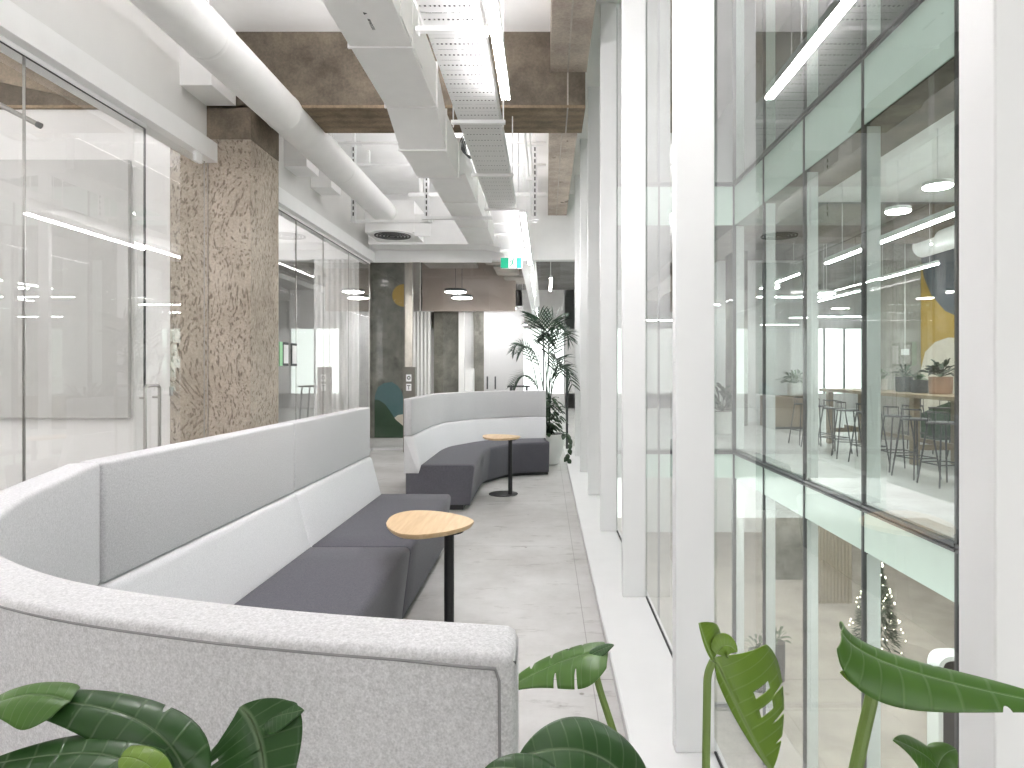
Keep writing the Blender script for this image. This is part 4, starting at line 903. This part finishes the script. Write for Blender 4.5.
for i in range(4): q.cyl(r4[i], r4[(i+1) % 4], .008, n=8)
q.build('foot_ring', M['stoolm'], st)
bk = [V((.17*math.cos(a), .17*math.sin(a), .90)) for a in [math.radians(110+140*i/12) for i in range(13)]]
q = MB(); q.tube(bk, .010, 8)
for i in (0, 4, 8, 12): q.cyl(V((bk[i].x, bk[i].y, .775)), bk[i], .006, n=6)
q.build('back_rail', M['stoolm'], st)
near = [7.95, 8.55, 9.15, 9.85, 10.5, 11.1, 11.8, 12.45]; farr = [8.3, 9.0, 9.75, 10.4, 11.1, 11.9]
ordn = ['first from', 'second from', 'third from', 'fourth from', 'fifth from', 'sixth from', 'seventh from', 'farthest from']
for i, y in enumerate(near):
    lab = 'wire bar stool between atrium glass and oak table, %s terracotta pot end' % ordn[i]
    if i == 0: st.location = (4.86, y, 0); st['label'] = lab; st.rotation_euler = (0, 0, .1)
    else: dup(st, (4.88+random.uniform(-.08, .08), y, 0), lab, random.uniform(-.4, .4))
for i, y in enumerate(farr): dup(st, (6.72+random.uniform(-.05, .05), y, 0), 'wire bar stool behind the oak table, %s terracotta pot end' % ordn[i], math.pi+random.uniform(-.3, .3))
def potplant(x, y, z, r, h, pm_, lm, label, n_=40, spread=.2, hgt=.25, lw=.05):
    o = thing('potted_plant', (x, y, z), label, 'potted plant')
    MB().lathe((x, y, z), [(r*.8, 0), (r*.95, .01), (r, h*.5), (r, h), (r-.012, h), (r-.015, h-.02)], 28).build('pot', pm_, o)
    MB().lathe((x, y, z), [(r-.016, h-.03), (r-.02, h-.015)], 20).build('soil', M['soil'], o)
    f_ = MB()
    for k in range(n_):
        a = random.uniform(0, 6.28); e = random.uniform(.2, 1.3); p = V((x, y, z+h)); d_ = V((math.cos(a)*math.cos(e), math.sin(a)*math.cos(e), math.sin(e))); ln = random.uniform(.4, 1)*hgt
        f_.tube([p, p+d_*ln*.6], .003, 4); leafblade(f_, p+d_*ln*.55, (d_+V((random.uniform(-.4, .4), random.uniform(-.4, .4), 0))).normalized(), V((-math.sin(a), math.cos(a), .3)).cross(d_).normalized(), spread*random.uniform(.5, 1), lw, .5)
    f_.build('foliage', lm, o, smooth=0, recalc=False)
    return o
potplant(5.92, 11.5, 1.055, .11, .2, M['pierside'], M['bushl'], 'small green plant in pale pot, farthest along the bar table', 35, .15, .28)
potplant(5.92, 10.75, 1.055, .13, .25, M['dpot'], M['bush'], 'spiky dark plant in tall black pot on the bar table', 40, .22, .28, .035)
potplant(5.92, 10.3, 1.055, .13, .2, M['dpot'], M['bushl'], 'low trailing plant in squat dark grey pot on the bar table', 30, .14, .14)
potplant(5.92, 9.75, 1.055, .16, .26, M['terra'], M['bush'], 'leafy plant in terracotta pot on the bar table', 60, .2, .42, .08)
# lounge plants and credenza seen through the far glass
potplant(3.95, 14.6, 0, .28, .5, M['pot'], M['palm'], 'dark bushy plant in white pot across the atrium corner', 90, .5, 1.1, .07)
potplant(6.05, 15.8, .8, .18, .3, M['pot'], M['bushl'], 'grey-green leafy plant on the oak cabinet across the atrium', 60, .3, .5, .05)
cr = thing('oak_cabinet', (5.9, 16, 0), 'plain oak cabinet in the wing across the atrium', 'cabinet')
bx(5.3, 6.5, 15.6, 16.1, .06, .8).build('body', M['oak2'], cr, smooth=0); bx(5.32, 5.89, 15.585, 15.6, .08, .78).build('door', M['oak2'], cr, smooth=0); bx(5.91, 6.48, 15.585, 15.6, .08, .78).build('door', M['oak2'], cr, smooth=0); bx(5.35, 6.45, 15.65, 16.05, 0, .06).build('plinth', M['black'], cr, smooth=0)
# droplight over bar
dl = thing('pendant_socket', (7.0, 12.9, 2.4), 'white cable with small white box hanging before the concrete wall', 'pendant')
c_ = at(905, 349, 12.9); MB().cyl(c_, V((c_.x, c_.y, 4.5)), .008, n=8).build('cable', M['white'], dl); bx(c_.x-.06, c_.x+.06, c_.y-.05, c_.y+.05, c_.z-.12, c_.z).build('socket_box', M['white'], dl, smooth=0, bevel=.01)
# wing lights
linear((4.75, 6.2, 3.22), (4.75, 11.0, 3.22), 'long bright linear light above the bar stools across the atrium', w=.07, hgt=.09)
for k, (x, y0, y1, z) in enumerate(((6.4, 7.6, 9.6, 3.15), (6.4, 10.6, 12.6, 3.15), (7.6, 9.0, 11.0, 3.3), (8.9, 8.0, 10.0, 3.2), (8.9, 11.0, 13.0, 3.2), (4.75, 12.2, 14.4, 3.22), (7.05, 14.6, 16.8, 3.2))):
    linear((x, y0, z), (x, y1, z), ('slim linear light over the far side of the bar table, nearer end', 'slim linear light over the far side of the bar table, farther end', 'slim linear light over the bar room, between the two rows', 'slim linear light deep in the bar room, nearer one', 'slim linear light deep in the bar room, farther one', 'slim linear light beyond the bar stools, before the column', 'slim linear light in front of the white wing wall')[k], w=.032)
for k, (x, y, z) in enumerate(((5.2, 9.6, 3.75), (5.0, 8.3, 3.75), (5.6, 7.9, 3.8), (4.6, 13.3, 3.1), (6.0, 13.9, 3.05))):
    q = thing('disc_pendant', (x, y, z), ('white disc lamp high over the bar table, farther one', 'white disc lamp high over the stools', 'white disc lamp nearest the atrium window', 'white disc lamp beyond the stools by the column', 'white disc lamp near the oak cabinet')[k], 'lamp')
    MB().lathe((x, y, z), [(.16, -.01), (.17, 0), (.17, .01)], 32).build('diffuser', M['ledsoft'], q); MB().lathe((x, y, z+.01), [(.175, 0), (.175, .05), (.15, .055)], 32).build('rim', M['alu'], q); MB().cyl((x, y, z+.06), (x, y, 4.5), .005, n=6).build('cable', M['alu'], q)
wt = thing('white_duct', (5.4, 10, 3.7), 'white round duct above the bar room across the atrium', 'duct'); MB().cyl((7.3, 3, 3.8), (7.3, 12.6, 3.8), .2, n=32).build('duct_tube', M['duct'], wt)
bx(7.25, 7.35, 9, 9.05, 4.0, 4.5).build('hanger', M['alu'], wt, smooth=0)
for k, (y, x0, x1) in enumerate(((14.0, 7.4, 9.2), (15.4, 5.0, 6.8), (17.2, 3.4, 4.6), (19.5, 4.6, 6.8), (21, 8.0, 11), (22.5, 3.2, 6.5))):
    linear((x0, y, 3.15), (x1, y, 3.15), ('crosswise linear light just behind the mural wall', 'crosswise linear light above the oak cabinet', 'crosswise linear light beyond the wing column', 'crosswise linear light beyond the white wing wall', 'crosswise linear light in the far corner by the windows', 'crosswise linear light nearest the far windows')[k])
# upper storey lights

# ------------------------------------------------------------------ lower storey
ft = thing('fairy_light_tree', (6.9, 13.6, -4.7), 'dark conical tree with warm fairy lights and yellow top on the lower floor', 'tree')
MB().cyl((6.9, 13.6, -4.7), (6.9, 13.6, -4.3), .05, n=10).build('trunk', M['bark'], ft)
fo = MB()
for k in range(1500):
    t = random.random()**.8; a = random.uniform(0, 6.28); r = .52*(1-t)+.03; z = -4.35+2.0*t; p = V((6.9+r*.6*math.cos(a), 13.6+r*.6*math.sin(a), z))
    leafblade(fo, p, V((math.cos(a)+random.uniform(-.6, .6), math.sin(a)+random.uniform(-.6, .6), random.uniform(-.5, .4))), V((0, 0, 1)), r*.4+.05, .03, random.uniform(-.3, .6), 2)
fo.build('foliage', M['bush'], ft, smooth=0, recalc=False)
fl = MB()
for k in range(90):
    t = random.random(); a = random.uniform(0, 6.28); r = .55*(1-t)+.05; p = V((6.9+r*math.cos(a), 13.6+r*math.sin(a), -4.3+1.95*t)); fl.lathe(p, [(.001, -.014), (.012, 0), (.001, .014)], 6)
fl.build('fairy_lights', M['fairy'], ft, smooth=0)
MB().lathe((6.9, 13.6, -2.45), [(.01, 0), (.14, .06), (.12, .12), (.02, .2)], 8).build('yellow_bow', simple('bright_yellow', (.75, .45, .02), .5), ft)
for k, x in enumerate((4.05, 4.55)): potplant(x, 12.45+.4*k, -4.7, .17, .75, M['dpot'], M['bushl'], ('leafy plant in tall dark planter on the lower floor, nearer the void', 'leafy plant in tall dark planter on the lower floor, farther in')[k], 30, .25, .45, .06)
po = thing('white_booth', (6.6, 10.3, -4.7), 'white rounded booth frame with dark interior on the lower floor', 'booth')
rr = rnd([(0, 0), (1.6, 0), (1.6, 1.75), (0, 1.75)], [.02, .02, .22, .22], 6); rin = [(q.x, q.y) for q in inset([tuple(p) for p in rr], .07)]
x0, y0 = 5.98, 9.9
b1 = MB(); ro = [V((x0+p.x, y0, -4.7+p.y)) for p in rr]; ri = [V((x0+p[0], y0, -4.7+p[1])) for p in rin]; k = len(ro)
b1.v = ro+ri+[p+V((0, .3, 0)) for p in ro]+[p+V((0, .3, 0)) for p in ri]
for i in range(k):
    j = (i+1) % k; b1.f += [(i, j, k+j, k+i), (2*k+i, 3*k+i, 3*k+j, 2*k+j), (i, 2*k+i, 2*k+j, j), (k+i, k+j, 3*k+j, 3*k+i)]
b1.build('frame', M['white'], po, smooth=40); MB().prism([(x0+p[0], -4.7+p[1]) for p in rin], y0+.24, y0+.26, 'y').build('back_panel', M['screen'], po, smooth=0)
cbp = catmull([V((6.2, 9.4, -1.62)), V((6.2, 9.35, -2.0)), V((6.3, 9.35, -2.5)), V((6.5, 9.5, -2.75)), V((6.8, 9.86, -2.92))], 6)
tag(MB().tube(cbp, .014, 8).build('power_cable', M['white']), 'white cable drooping from the lower ceiling beam to the booth', 'cable')
struct(lshape(-.50, -.30).build('ceiling_lower', M['pier'], smooth=0))
for k, y in enumerate((8, 12, 16, 20)):  # lights added out of sight to brighten the lower floor
    linear((8.5, y, -.62), (8.5, y+2, -.62), 'added lower storey fill light in the deep row, %s along it' % ('first', 'second', 'third', 'last')[k], top=-.5, w=.14)
    linear((4.8, y-3, -.62), (4.8, y, -.62), 'added lower storey fill light in the row near the void, %s along it' % ('first', 'second', 'third', 'last')[k], top=-.5, w=.14)
for k, (x, y0, y1) in enumerate(((-5.5, -2, 1.5), (-5.5, 3.0, 5.2), (-5.2, 7.4, 10.8))): linear((x, y0, 3.5), (x, y1, 3.5), ('added fill light deep inside the first glass room, away from its end wall', 'added fill light inside the near glass room by its end wall', 'added fill light inside the second glass room')[k], top=4.5, up=True)  # lights added to brighten the glass rooms

# ------------------------------------------------------------------ camera, world, view
cam = bpy.data.cameras.new('camera'); co = bpy.data.objects.new('camera', cam); COL.objects.link(co); S.camera = co
co.location = (0, 0, H); co.rotation_euler = (math.pi/2, 0, 0)
cam.sensor_fit = 'HORIZONTAL'; cam.sensor_width = 36; cam.lens = 36*F/1024; cam.shift_x = (512-CX)/1024; cam.shift_y = (CY-384)/1024; cam.clip_start = .02; cam.clip_end = 200
w = bpy.data.worlds.new('sky'); S.world = w; w.use_nodes = True
bg = w.node_tree.nodes['Background']; bg.inputs[0].default_value = (1, .985, .97, 1); bg.inputs[1].default_value = 1.25
S.view_settings.view_transform = 'Standard'; S.view_settings.look = 'None'; S.view_settings.gamma = 1; S.view_settings.use_curve_mapping = False
S.view_settings.exposure = 1.65
c = S.cycles
c.max_bounces = 14; c.diffuse_bounces = 9; c.glossy_bounces = 5; c.transparent_max_bounces = 40; c.transmission_bounces = 6
c.caustics_reflective = False; c.caustics_refractive = False; c.use_denoising = True; c.sample_clamp_indirect = 8
